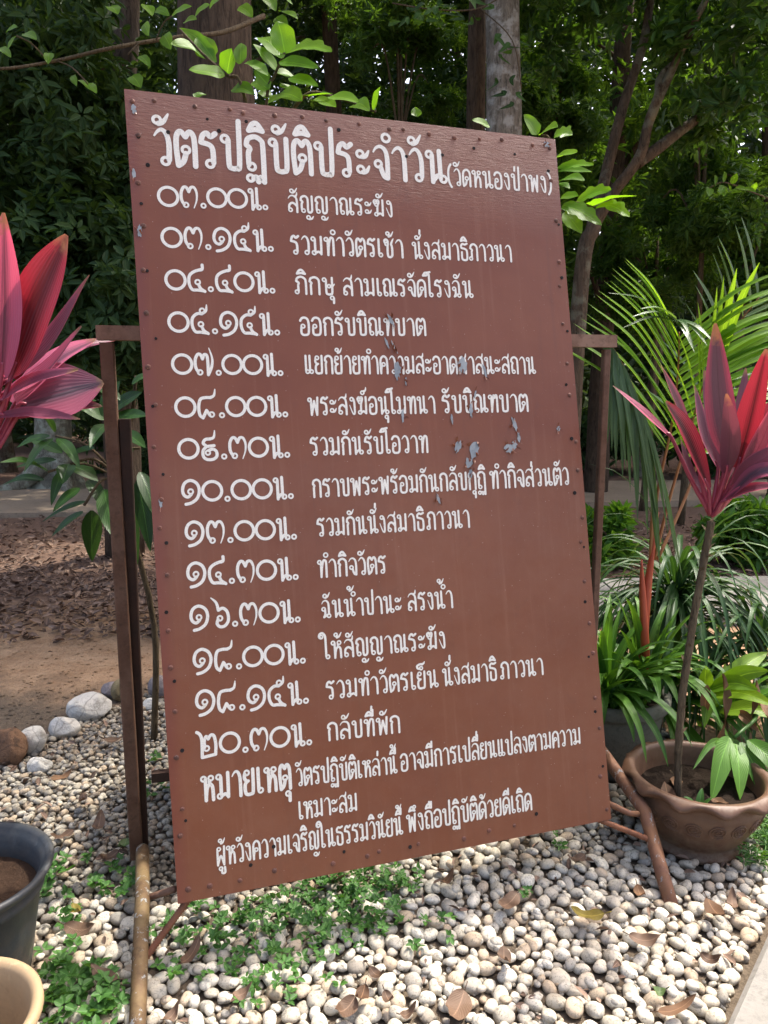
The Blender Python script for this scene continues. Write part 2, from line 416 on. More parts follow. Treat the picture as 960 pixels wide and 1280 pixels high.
def mk_pot(name, a, b, rough, bumps=.3):
    n = NT(name); o = n.pos(); f = n.noise(o, 50, 6, .7); g = n.noise(n.mapping(o, (1, 1, 2.5)), 6, 5, .65)
    c = n.mix(n.ramp(g, [(.3, 0.), (.7, 1.)]), a, b); c = n.mix(n.ramp(f, [(.55, 0.), (.75, .55)]), c, tuple(q*.5 for q in a))
    x, y, z = n._sep(o)
    sp = n.noise(o, 28, 6, .8)
    dz = n.math('ADD', z, n.math('MULTIPLY', n.math('SUBTRACT', g, .5), .14))
    c = n.mix(n.math('MULTIPLY', n.ramp(dz, [(.0, .85), (.14, .12)]), n.ramp(sp, [(.4, 0.), (.6, 1.)])), c, (.2, .15, .1))
    c = n.mix(n.ramp(n.noise(n.mapping(o, (1, 1, .2)), 26, 5, .7), [(.58, 0.), (.72, .4)]), c, tuple(min(.6, q*1.9+.05) for q in b))
    return n.end(n.bsdf(c, rough, n.bump(f, bumps, .003), .4))
M_GLAZE = mk_pot('brown_glazed_clay', (.075, .036, .021), (.14, .072, .041), .5)
M_BLACKP = mk_pot('black_plastic', (.022, .026, .03), (.04, .046, .052), .5, .15)
M_TANP = mk_pot('tan_plastic', (.34, .235, .13), (.4, .28, .16), .5, .12)
n_ = NT('potting_soil'); f_ = n_.noise(n_.pos(), 60, 7, .8)
M_SOIL = n_.end(n_.bsdf(n_.mix(f_, (.02, .013, .009), (.12, .07, .045)), .95, n_.bump(f_, 1., .02), .1))
n_ = NT('potting_soil_dark'); f_ = n_.noise(n_.pos(), 60, 7, .8)
M_SOILD = n_.end(n_.bsdf(n_.mix(f_, (.012, .009, .007), (.05, .034, .024)), .95, n_.bump(f_, 1., .02), .1))

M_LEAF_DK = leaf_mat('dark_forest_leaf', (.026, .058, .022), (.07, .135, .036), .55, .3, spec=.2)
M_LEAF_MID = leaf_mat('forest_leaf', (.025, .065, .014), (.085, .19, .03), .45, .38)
M_LEAF_YL = leaf_mat('sunlit_forest_leaf', (.035, .09, .018), (.12, .24, .036), .45, .45)  # brighter copy of the leaf, sunlight put into its colour
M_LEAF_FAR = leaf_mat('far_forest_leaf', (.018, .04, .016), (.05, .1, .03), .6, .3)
M_LEAF_CLIMB = leaf_mat('creeper_leaf', (.1, .24, .014), (.18, .37, .026), .4, .55, vein=.1)
M_LEAF_SAP = leaf_mat('sapling_leaf', (.022, .062, .016), (.05, .13, .022), .32, .3)
M_LEAF_PALM = leaf_mat('palm_leaflet', (.11, .24, .02), (.2, .37, .04), .32, .42)
M_LEAF_PALMD = leaf_mat('palm_leaflet_grey', (.06, .12, .05), (.11, .2, .08), .25, .3)
M_LEAF_DRAC = leaf_mat('narrow_dark_leaf', (.022, .065, .02), (.06, .14, .036), .4, .2)
M_LEAF_LILY = leaf_mat('lily_leaf', (.05, .14, .02), (.12, .27, .035), .4, .32)
M_LEAF_YEL = leaf_mat('yellow_green_leaf', (.09, .2, .012), (.2, .34, .02), .38, .4)
M_LEAF_WEED = leaf_mat('weed_leaf', (.045, .13, .025), (.1, .24, .05), .4, .3)
M_LEAF_DEAD = leaf_mat('dead_leaf', (.08, .04, .02), (.22, .12, .06), .7, .15, (1.2, .9, .6))
M_LEAF_DRY = leaf_mat('dry_brown_leaf', (.095, .055, .034), (.2, .125, .08), .6, .1, (1.2, .9, .6))
M_LEAF_OLIVE = leaf_mat('yellow_fallen_leaf', (.22, .17, .03), (.34, .27, .05), .55, .15, (1.2, 1, .4))
M_LEAF_GREENF = leaf_mat('green_fallen_leaf', (.07, .12, .04), (.11, .17, .06), .5, .15)
M_LITTER = leaf_mat('leaf_litter', (.085, .05, .034), (.34, .23, .165), .75, .05, (1.2, .9, .7))
def mk_cordy(name, core, rim, trans=.3):
    """cordyline: dark core, pink edge and lengthwise streaks, dry brown tips"""
    n = NT(name); uv = n.coord('UV'); x, y, _ = n._sep(uv)
    d = n.math('MULTIPLY', n.math('ABSOLUTE', n.math('SUBTRACT', x, .5)), 2)
    st = n.noise(n.mapping(uv, (26, 1.6, 1)), 1.0, 4, .6)
    e = n.math('ADD', d, n.math('MULTIPLY', n.math('SUBTRACT', st, .5), .9))
    e = n.math('ADD', e, n.math('MULTIPLY', n.math('SUBTRACT', n.attr('rnd'), .5), 1.5))
    c = n.mix(n.ramp(e, [(.42, 0.), (.86, 1.)]), core, rim)
    c = n.mix(n.ramp(n.math('SUBTRACT', 1., d), [(.93, 0.), (.97, .6)]), c, tuple(q*.6 for q in core))
    dry = n.math('ADD', n.math('MULTIPLY', y, 1.0), n.math('MULTIPLY', n.math('SUBTRACT', n.noise(n.pos(), 26, 4, .7), .5), .35))
    c = n.mix(n.ramp(dry, [(.88, 0.), (.97, .95)]), c, (.26, .16, .08))
    b = n.bump(n.math('SINE', n.math('MULTIPLY', x, 90)), .3, .0015)
    p = n.bsdf(c, .34, b, .5)
    t = n.n('ShaderNodeBsdfTranslucent'); n.set(t, 'Color', n.mix(1., c, (1.8, .9, .9), 'MULTIPLY'))
    ms = n.n('ShaderNodeMixShader'); ms.inputs[0].default_value = trans
    n.t.links.new(p, ms.inputs[1]); n.t.links.new(t.outputs[0], ms.inputs[2])
    return n.end(ms.outputs[0])
M_COR_PINK = mk_cordy('pink_cordyline_leaf', (.19, .06, .1), (.56, .14, .24))
M_COR_RED = mk_cordy('red_cordyline_leaf', (.09, .014, .018), (.31, .035, .055), .28)
M_COR_ROSE = mk_cordy('rose_cordyline_leaf', (.14, .045, .07), (.48, .1, .17), .25)
M_COR_PURP = mk_cordy('purple_cordyline_leaf', (.08, .052, .076), (.25, .065, .11), .15)
M_BARK_DK = bark_mat('dark_bark', (.045, .03, .019), (.13, .09, .06))
M_BARK_MID = bark_mat('brown_bark', (.06, .042, .026), (.17, .12, .08), 10, (.2, .19, .13))
M_BARK_PALE = bark_mat('pale_bark', (.1, .085, .065), (.42, .37, .3), 14, (.55, .53, .48))
M_BARK_LICH = bark_mat('lichen_bark', (.16, .15, .11), (.34, .31, .24), 8, (.45, .47, .37))
M_TWIG = bark_mat('twig_bark', (.1, .07, .04), (.2, .15, .09), 20)
M_STALK = bark_mat('cordyline_stem', (.1, .075, .045), (.24, .18, .11), 26)
n_ = NT('red_palm_sheath'); c_ = n_.mix(n_.noise(n_.mapping(n_.pos(), (1, 1, .15)), 60, 4), (.3, .03, .018), (.4, .085, .03))
M_PALMRED = n_.end(n_.bsdf(c_, .4))
n_ = NT('palm_petiole'); c_ = n_.mix(n_.noise(n_.mapping(n_.pos(), (1, 1, .2)), 40, 4), (.25, .075, .03), (.3, .15, .05))
M_PALMPET = n_.end(n_.bsdf(c_, .45))
n_ = NT('pink_petiole'); c_ = n_.mix(n_.noise(n_.pos(), 30, 3), (.2, .025, .045), (.36, .06, .1))
M_PETI = n_.end(n_.bsdf(c_, .4))

# ------------------------------------------------------------------ the setting: ground, road, path
def sheet(name, poly, z, mat, th=0.0):
    mb = MB(); top = [mb.v((x, y, z), (x, y)) for x, y in poly]; mb.f(*top)
    if th:
        bot = [mb.v((x, y, z-th)) for x, y in poly]; N = len(poly)
        for k in range(N): mb.f(top[k], bot[k], bot[(k+1) % N], top[(k+1) % N])
    return mb.build(name, mat, smooth=False)
g = MB(); xs = np.concatenate([np.linspace(-150, -12, 8), np.linspace(-10, 10, 61), np.linspace(12, 150, 8)])
ys = np.concatenate([np.linspace(-60, -3, 8), np.linspace(-2, 16, 61), np.linspace(18, 240, 10)])
rg = np.random.default_rng(3); ids = {}
for j, y in enumerate(ys):
    for i, x in enumerate(xs):
        bump = .05*math.sin(x*.9+1.3)*math.sin(y*.7) if y > 5 else 0
        ids[i, j] = g.v((x, y, max(0, bump)*min(1, max(0, (y-5)/3))-.002), (x, y))
for j in range(len(ys)-1):
    for i in range(len(xs)-1): g.f(ids[i, j], ids[i+1, j], ids[i+1, j+1], ids[i, j+1])
tag(g.build('ground', M_EARTH), kind='structure')
tag(sheet('road', [(-14, 8.0), (-6, 7.9), (-2.8, 8.1), (3, 8.9), (14, 9.6), (14, 11.6), (3, 10.9), (-3, 10.1), (-6, 9.9), (-14, 10)], .075, M_ROAD, .08), kind='structure')
# concrete garden path behind the pots on the right, in cast slabs
pm = MB()
for k in range(7):
    x0, x1 = .72+k*.82, .72+k*.82+.805
    y0, y1 = 4.25+.06*(x0-.7), 4.25+.06*(x1-.7)
    box(pm, ((x0+x1)/2, (y0+y1)/2+.45, .035), ((x1-x0)/2, (y1-y0)/2, 0), (0, .45, 0), (0, 0, .035), .0)
tag(pm.build('path', M_CONC, smooth=False), kind='structure')
# kerb of the walk in the near right corner
kb = MB(); a0, a1 = np.array((.645, 1.3, 0)), np.array((1.575, 2.42, 0)); d = nrm(a1-a0); q = np.array((d[1], -d[0], 0))
box(kb, (a0+a1)/2+q*.11+np.array((0, 0, .03)), q*.11, np.array((0, 0, .045)), d*np.linalg.norm(a1-a0)/2, .012)
tag(kb.build('kerb', M_CONC, smooth=False), kind='structure')
tag(sheet('pavement', [tuple((a0+q*.221)[:2]), (2.2, -1.5), (6, 2), tuple((a1+q*.221)[:2])], .06, M_CONC), kind='structure')

# ---- hand-lettered Thai alphabet: centre lines of brush strokes, body height 1 ----
# glyph = (advance width, [stroke or ring ...]); ring = (cx, cy, r); stroke = [(x, y), ...]; a stroke that starts with 't' tapers to its end
H1 = (.12, .87, .1)
GL = {
 'ก': (.56, [[(.1,0),(.1,.3),(.1,.55),(.14,.66),(.05,.74)], [(.05,.74),(.1,.92),(.3,1),(.47,.9),(.52,.7),(.52,0)]]),
 'ค': (.56, [(.27,.52,.1), [(.18,.48),(.1,.25),(.08,0)], [(.08,0),(.06,.5),(.1,.85),(.3,1),(.48,.88),(.53,.62),(.53,0)]]),
 'ฆ': (.64, [(.2,.7,.09), [(.1,.74),(.04,.9),(.13,1),(.2,.9)], [(.2,.9),(.3,1),(.34,.86),(.26,.6),(.24,.16)], (.17,.1,.1), [(.26,.1),(.42,.16),(.56,.05)], [(.57,.04),(.58,.5),(.58,1)]]),
 'ง': (.44, [(.2,.88,.1), ['t',(.3,.9),(.36,.7),(.37,.12),(.3,.0),(.2,.14),(.05,.55)]]),
 'จ': (.5, [(.17,.45,.1), ['t',(.46,.03),(.47,.6),(.42,.88),(.28,1),(.12,.95),(.02,.8)], [(.46,.02),(.34,.08),(.24,.36)]]),
 'ฉ': (.58, [(.13,.5,.1), ['t',(.46,.2),(.46,.65),(.42,.88),(.28,1),(.12,.95),(.02,.8)], [(.22,.46),(.22,.2),(.14,.03)], [(.14,.03),(.36,.16)], (.45,.1,.1)]),
 'ช': (.58, [(.17,.74,.09), [(.08,.8),(.04,.93),(.14,1),(.24,.9),(.22,.6),(.22,.12),(.3,0),(.42,.02),(.49,.14),(.49,.55),(.44,.74)], ['t',(.44,.74),(.5,.9),(.6,1.08)]]),
 'ญ': (.76, [(.19,.1,.1), [(.1,.16),(.1,.5),(.15,.64),(.05,.74)], [(.05,.74),(.1,.92),(.28,1),(.42,.9),(.46,.7),(.46,.12),(.56,.0),(.68,.1),(.7,.4),(.7,1)], (.46,-.3,.1), ['t',(.5,-.4),(.66,-.36),(.76,-.2)]]),
 'ณ': (.82, [(.19,.1,.1), [(.1,.16),(.1,.5),(.15,.64),(.05,.74)], [(.05,.74),(.1,.92),(.28,1),(.42,.9),(.46,.7),(.46,0)], [(.46,.02),(.58,.18),(.68,.2)], (.76,.1,.1), [(.68,.14),(.68,1)]]),
 'ฏ': (.6, [(.18,.1,.1), [(.1,.16),(.1,.5),(.15,.64),(.05,.74)], [(.05,.74),(.1,.92),(.3,1),(.48,.9),(.53,.7),(.53,-.34)], [(.53,-.34),(.42,-.2),(.36,-.34)], [(.36,-.34),(.3,-.2),(.22,-.25)], (.13,-.24,.09)]),
 'ฑ': (.6, [H1, [(.21,.85),(.21,0)], [(.21,.06),(.3,.7),(.36,.98),(.42,.82)], [(.42,.82),(.5,.98),(.56,.8),(.56,0)]]),
 'ด': (.56, [(.3,.46,.1), [(.3,.36),(.22,.12),(.08,0)], [(.08,0),(.05,.5),(.1,.86),(.3,1),(.48,.88),(.53,.62),(.53,0)]]),
 'ต': (.58, [(.31,.46,.1), [(.31,.36),(.23,.12),(.09,0)], [(.09,0),(.05,.5),(.07,.86),(.18,.99),(.31,.84)], [(.31,.84),(.43,.99),(.53,.88),(.56,.6),(.56,0)]]),
 'ถ': (.57, [(.2,.1,.1), [(.11,.16),(.11,.5),(.16,.64),(.05,.74)], [(.05,.74),(.1,.92),(.3,1),(.48,.9),(.53,.7),(.53,0)]]),
 'ท': (.57, [H1, [(.21,.85),(.21,0)], [(.21,.06),(.27,.6),(.37,.95),(.48,.96),(.53,.8),(.53,0)]]),
 'ธ': (.54, [[(.5,1.02),(.34,.96),(.2,1.0),(.08,.88),(.1,.74)], [(.1,.74),(.3,.7),(.45,.62),(.49,.45),(.48,.1),(.4,0),(.22,0),(.12,.1),(.12,.48)]]),
 'น': (.66, [H1, [(.21,.85),(.21,0)], [(.21,.03),(.34,.18),(.47,.22)], (.56,.1,.1), [(.47,.12),(.46,1)]]),
 'บ': (.57, [H1, [(.21,.85),(.21,.14),(.28,.02),(.42,.02),(.51,.14),(.52,1)]]),
 'ป': (.57, [H1, [(.21,.85),(.21,.14),(.28,.02),(.42,.02),(.51,.14),(.53,1.42)]]),
 'ผ': (.64, [(.2,.88,.1), [(.1,.82),(.1,0)], [(.1,.02),(.33,.5),(.54,.02)], [(.54,0),(.58,1)]]),
 'พ': (.68, [H1, [(.2,.85),(.22,0)], [(.22,0),(.4,.8)], [(.4,.8),(.56,0)], [(.56,0),(.62,1)]]),
 'ภ': (.6, [(.1,.1,.1), [(.18,.14),(.17,.5),(.2,.64),(.08,.74)], [(.08,.74),(.14,.92),(.33,1),(.5,.9),(.56,.7),(.56,0)]]),
 'ม': (.64, [H1, [(.22,.85),(.22,.16)], (.15,.1,.1), [(.24,.1),(.42,.16),(.56,.05)], [(.56,.03),(.57,.5),(.57,1)]]),
 'ย': (.54, [(.18,.88,.1), [(.08,.84),(.06,.68),(.14,.56),(.24,.54)], [(.22,.54),(.09,.42),(.08,.14),(.16,.01),(.36,.01),(.47,.12),(.49,1)]]),
 'ร': (.5, [(.28,.1,.1), [(.38,.14),(.37,.52),(.28,.66),(.05,.72)], [(.05,.72),(.1,.92),(.22,1),(.32,.9),(.46,1.0)]]),
 'ล': (.58, [(.15,.12,.1), [(.08,.2),(.1,.42),(.25,.55),(.4,.5),(.53,.36)], ['t',(.54,0),(.54,.6),(.48,.9),(.3,1),(.14,.95),(.04,.8)]]),
 'ว': (.46, [(.31,.1,.1), ['t',(.41,.14),(.42,.6),(.36,.88),(.24,1),(.12,.94),(.02,.8)]]),
 'ศ': (.6, [(.27,.52,.1), [(.18,.48),(.1,.25),(.08,0)], [(.08,0),(.06,.5),(.1,.85),(.3,1),(.48,.88),(.53,.62),(.53,0)], ['t',(.44,.92),(.54,1.02),(.58,1.2)]]),
 'ษ': (.64, [H1, [(.21,.85),(.21,.14),(.28,.02),(.42,.02),(.51,.14),(.52,1)], (.36,.5,.09), ['t',(.44,.5),(.54,.5),(.66,.66)]]),
 'ส': (.6, [(.15,.12,.1), [(.08,.2),(.1,.42),(.25,.55),(.4,.5),(.53,.36)], ['t',(.54,0),(.54,.6),(.48,.9),(.3,1),(.14,.95),(.04,.8)], ['t',(.42,.94),(.52,1.02),(.56,1.22)]]),
 'ห': (.62, [H1, [(.21,.85),(.21,0)], [(.21,.08),(.28,.48),(.42,.66)], (.47,.87,.1), [(.4,.78),(.42,.66),(.54,.5),(.56,0)]]),
 'อ': (.56, [(.19,.5,.1), [(.1,.46),(.09,.14),(.18,.01),(.4,.01),(.5,.14),(.52,.6),(.46,.9),(.3,1),(.14,.96),(.05,.82)]]),
 'า': (.46, [['t',(.42,0),(.42,.6),(.37,.88),(.25,1),(.12,.94),(.02,.8)]]),
 'ะ': (.42, [(.13,.72,.1), ['t',(.2,.64),(.32,.68),(.42,.86)], (.13,.24,.1), ['t',(.2,.16),(.32,.2),(.42,.38)]]),
 'เ': (.3, [(.19,.1,.1), [(.1,.14),(.1,1)]]),
 'แ': (.56, [(.19,.1,.1), [(.1,.14),(.1,1)], (.45,.1,.1), [(.36,.14),(.36,1)]]),
 'โ': (.34, [(.23,.1,.1), [(.14,.14),(.14,1.1),(.12,1.38),(-.02,1.3),(-.24,1.28)], [(-.24,1.28),(-.12,1.44),(.02,1.46),(.2,1.5)]]),
 'ใ': (.34, [(.23,.1,.1), [(.14,.14),(.14,1.1),(.1,1.36),(-.04,1.5),(-.2,1.42),(-.22,1.26),(-.12,1.2)], (-.1,1.28,.09)]),
 '(': (.3, [[(.24,1.25),(.1,1.0),(.05,.6),(.1,.15),(.24,-.12)]]),
 ')': (.3, [[(.06,1.25),(.2,1.0),(.25,.6),(.2,.15),(.06,-.12)]]),
 '.': (.3, [(.15,.11,.1)]),
 ' ': (.3, []),
 '๐': (1.02, [('R',.5,.5,.42)]),
 '๑': (.98, [(.47,.5,.11), [(.5,.38),(.32,.26),(.12,.36),(.06,.6),(.18,.88),(.48,1),(.8,.86),(.92,.55),(.8,.2),(.5,.0),(.2,-.06)]]),
 '๒': (1.04, [(.46,.36,.11), [(.36,.4),(.36,.7),(.46,.88),(.56,.76)], [(.56,.76),(.7,.92),(.86,.86),(.93,.5),(.9,.08)], [(.9,.06),(.22,-.02)], [(.22,-.02),(.24,.7),(.16,.98),(.0,1.1)]]),
 '๓': (.98, [(.3,.13,.11), [(.2,.16),(.08,.36),(.07,.7),(.2,.94),(.36,.94),(.48,.74)], ['t',(.48,.74),(.6,.94),(.78,.94),(.9,.7),(.88,.35),(.72,-.02)]]),
 '๔': (.94, [(.52,.42,.11), ['t',(.8,1.22),(.78,1.0),(.5,.94)], [(.76,1.02),(.35,.9),(.1,.7),(.07,.35),(.22,.08),(.5,.06),(.86,.02)], [(.56,.32),(.66,.14),(.88,.0)]]),
 '๕': (.98, [(.52,.42,.11), [(.6,.9),(.35,.9),(.1,.7),(.07,.35),(.22,.08),(.5,.06),(.86,.02)], [(.56,.32),(.66,.14),(.88,.0)], (.62,1.04,.11), ['t',(.66,.94),(.82,1.06),(.86,1.34)]]),
 '๖': (.98, [(.46,.4,.11), [(.36,.36),(.3,.16),(.46,.02),(.72,.06),(.9,.3),(.86,.66),(.64,.84),(.4,.76)], ['t',(.4,.76),(.3,1.1),(.02,1.34)]]),
 '๗': (1.04, [(.3,.13,.11), [(.2,.16),(.08,.36),(.07,.7),(.2,.94),(.36,.94),(.46,.74)], [(.46,.74),(.56,.94),(.7,.9),(.74,.6),(.74,.02)], ['t',(.74,.02),(.94,.4),(.98,.8),(.82,1.26)]]),
 '๘': (1.0, [(.72,.15,.11), [(.62,.12),(.46,.34)], [(.46,.34),(.26,.0)], [(.26,0),(.1,.14),(.06,.5),(.16,.84),(.4,.92),(.7,.92)], ['t',(.66,.92),(.88,1.02),(.95,1.32)]]),
 '๙': (.94, [(.36,.3,.1), [(.4,.4),(.62,.46),(.8,.36),(.82,.14),(.62,.0),(.3,.0),(.12,.14),(.12,.4),(.3,.58)], [(.3,.58),(.7,.62)], [(.3,.6),(.14,.74),(.26,.9),(.5,.92)], ['t',(.46,.92),(.7,1.0),(.76,1.32)]]),
}
# marks above and below, x measured from the right edge of the letter they sit on
DOME = [[(-.46,1.18),(-.36,1.36),(-.22,1.4),(-.06,1.18)], [(-.46,1.18),(-.26,1.22),(-.06,1.18)]]
MK = {
 'ั': [(-.34,1.27,.1), ['t',(-.3,1.17),(-.16,1.24),(-.02,1.48)]],
 'ิ': DOME, 'ี': DOME + [[(-.06,1.18),(-.05,1.52)]], 'ึ': DOME + [(-.08,1.4,.08)],
 'ื': DOME + [[(-.06,1.18),(-.04,1.52)], [(-.2,1.36),(-.19,1.54)]],
 '็': [(-.24,1.22,.09), [(-.32,1.18),(-.44,1.22),(-.48,1.36),(-.3,1.46),(-.14,1.44)], ['t',(-.2,1.45),(-.06,1.5),(.0,1.62)]],
 'ุ': [(-.15,-.2,.1), [(-.06,-.2),(-.07,-.5)]],
 'ู': [(-.34,-.2,.1), [(-.26,-.24),(-.26,-.44),(-.06,-.44),(-.06,-.14)]],
 '่': [[(-.12,1.2),(-.1,1.42)]],
 '้': [(-.32,1.34,.09), [(-.26,1.28),(-.26,1.18)], ['t',(-.26,1.18),(-.12,1.24),(.02,1.48)]],
 '์': [(-.26,1.26,.1), ['t',(-.2,1.34),(-.06,1.4),(-.02,1.6)]],
}
TONES = '่้์'

def lay_out(text):
    """-> list of (kind, points, width factor) in letter units, and the total advance"""
    x, right, prev, up, out = 0.0, 0.0, '', False, []
    def put(items, dx, dy):
        for it in items:
            if isinstance(it, tuple):
                if it[0] == 'R': out.append(('R', [(it[1]+dx, it[2]+dy)], it[3]))
                else: out.append(('o', [(it[0]+dx, it[1]+dy)], it[2]))
            else:
                tp = it[0] == 't'
                out.append(('t' if tp else 's', [(a+dx, b+dy) for a, b in (it[1:] if tp else it)], 1))
    for i, c in enumerate(text):
        if c in MK:
            dx = right - (.2 if prev in 'ป' else 0)
            dy = 0
            if c in TONES and (up or text[i+1:i+2] == 'ำ'): dy = .3
            if c not in TONES and c not in 'ุู': up = True
            if c in 'ุู' and prev in 'ญฏ': dx, dy = dx-.0, -.3
            put(MK[c], dx, dy)
            continue
        if c == 'ำ':
            out.append(('o', [(right-.04, 1.28)], .12)); c = 'า'
        w, items = GL[c]
        put(items, x, 0)
        x += w; right = x; prev = c; up = False
        x += .11
    return out, x-.11
def smooth(pts, n=6):
    if len(pts) < 3:
        (x0, y0), (x1, y1) = pts[0], pts[-1]
        return [(x0+(x1-x0)*k/3, y0+(y1-y0)*k/3) for k in range(4)]
    P = [pts[0]] + list(pts) + [pts[-1]]; out = []
    for i in range(1, len(P)-2):
        a, b, c, d = P[i-1], P[i], P[i+1], P[i+2]
        for k in range(n):
            t = k/n; out.append(tuple(.5*(2*b[q]+(c[q]-a[q])*t+(2*a[q]-5*b[q]+4*c[q]-d[q])*t*t+(3*b[q]-a[q]-3*c[q]+d[q])*t**3) for q in (0, 1)))
    out.append(pts[-1]); return out

def ribbon(pts, hw, taper, z, V, F):
    n = len(pts); b = len(V)
    for i, (x, y) in enumerate(pts):
        x0, y0 = pts[max(i-1, 0)]; x1, y1 = pts[min(i+1, n-1)]
        l = math.hypot(x1-x0, y1-y0) or 1; nx, ny = -(y1-y0)/l, (x1-x0)/l
        h = hw*(1-.72*(i/(n-1))**2.2) if taper else hw
        V.append((x+nx*h, y+ny*h, z)); V.append((x-nx*h, y-ny*h, z))
        if i: F.append((b+2*i-2, b+2*i-1, b+2*i+1, b+2*i))
    for end in (0, n-1):                                   # round brush ends
        if taper and end: continue
        x, y = pts[end]; x0, y0 = pts[1 if end == 0 else n-2]
        a0 = math.atan2(y-y0, x-x0); c = len(V)
        for k in range(7):
            a = a0-math.pi/2+math.pi*k/6; V.append((x+hw*math.cos(a), y+hw*math.sin(a), z))
        F.append(tuple(range(c, c+7)))

def annulus(x, y, ro, ri, z, V, F, n=18):
    b = len(V)
    for k in range(n):
        a = 2*math.pi*k/n; V.append((x+ro*math.cos(a), y+ro*math.sin(a), z)); V.append((x+ri*math.cos(a), y+ri*math.sin(a), z))
        F.append((b+2*k, b+2*((k+1) % n), b+2*((k+1) % n)+1, b+2*k+1))

def lettering(text, u0, v0, u1, v1, hgt, kind):
    """white brush letters on the board: (u, v, lift) vertices and faces"""
    items, adv = lay_out(text)
    sy = .056 if kind == 'd' else hgt
    sx = (u1-u0)/adv
    g = math.sqrt(min(1, sx/sy)*.9+.1)*sy
    hw = {'T': .077, 't': .068, 'd': .075}[kind]*g
    V, F = [], []
    slope = (v1-v0)/(u1-u0)
    def tr(p):
        u = u0+p[0]*sx; return (u, v0+slope*(u-u0)-p[1]*sy)
    for i, (k, pts, r) in enumerate(items):
        z = .0006+.00012*(i % 9)
        if k == 'R': annulus(*tr(pts[0]), r*sy+hw, r*sy-hw, z, V, F, 32)
        elif k == 'o': annulus(*tr(pts[0]), (r*.95+.055)*g, (r*.95-.036)*g, z+.0012, V, F)
        else: ribbon(smooth([tr(p) for p in pts]), hw, k == 't', z, V, F)
    return V, F
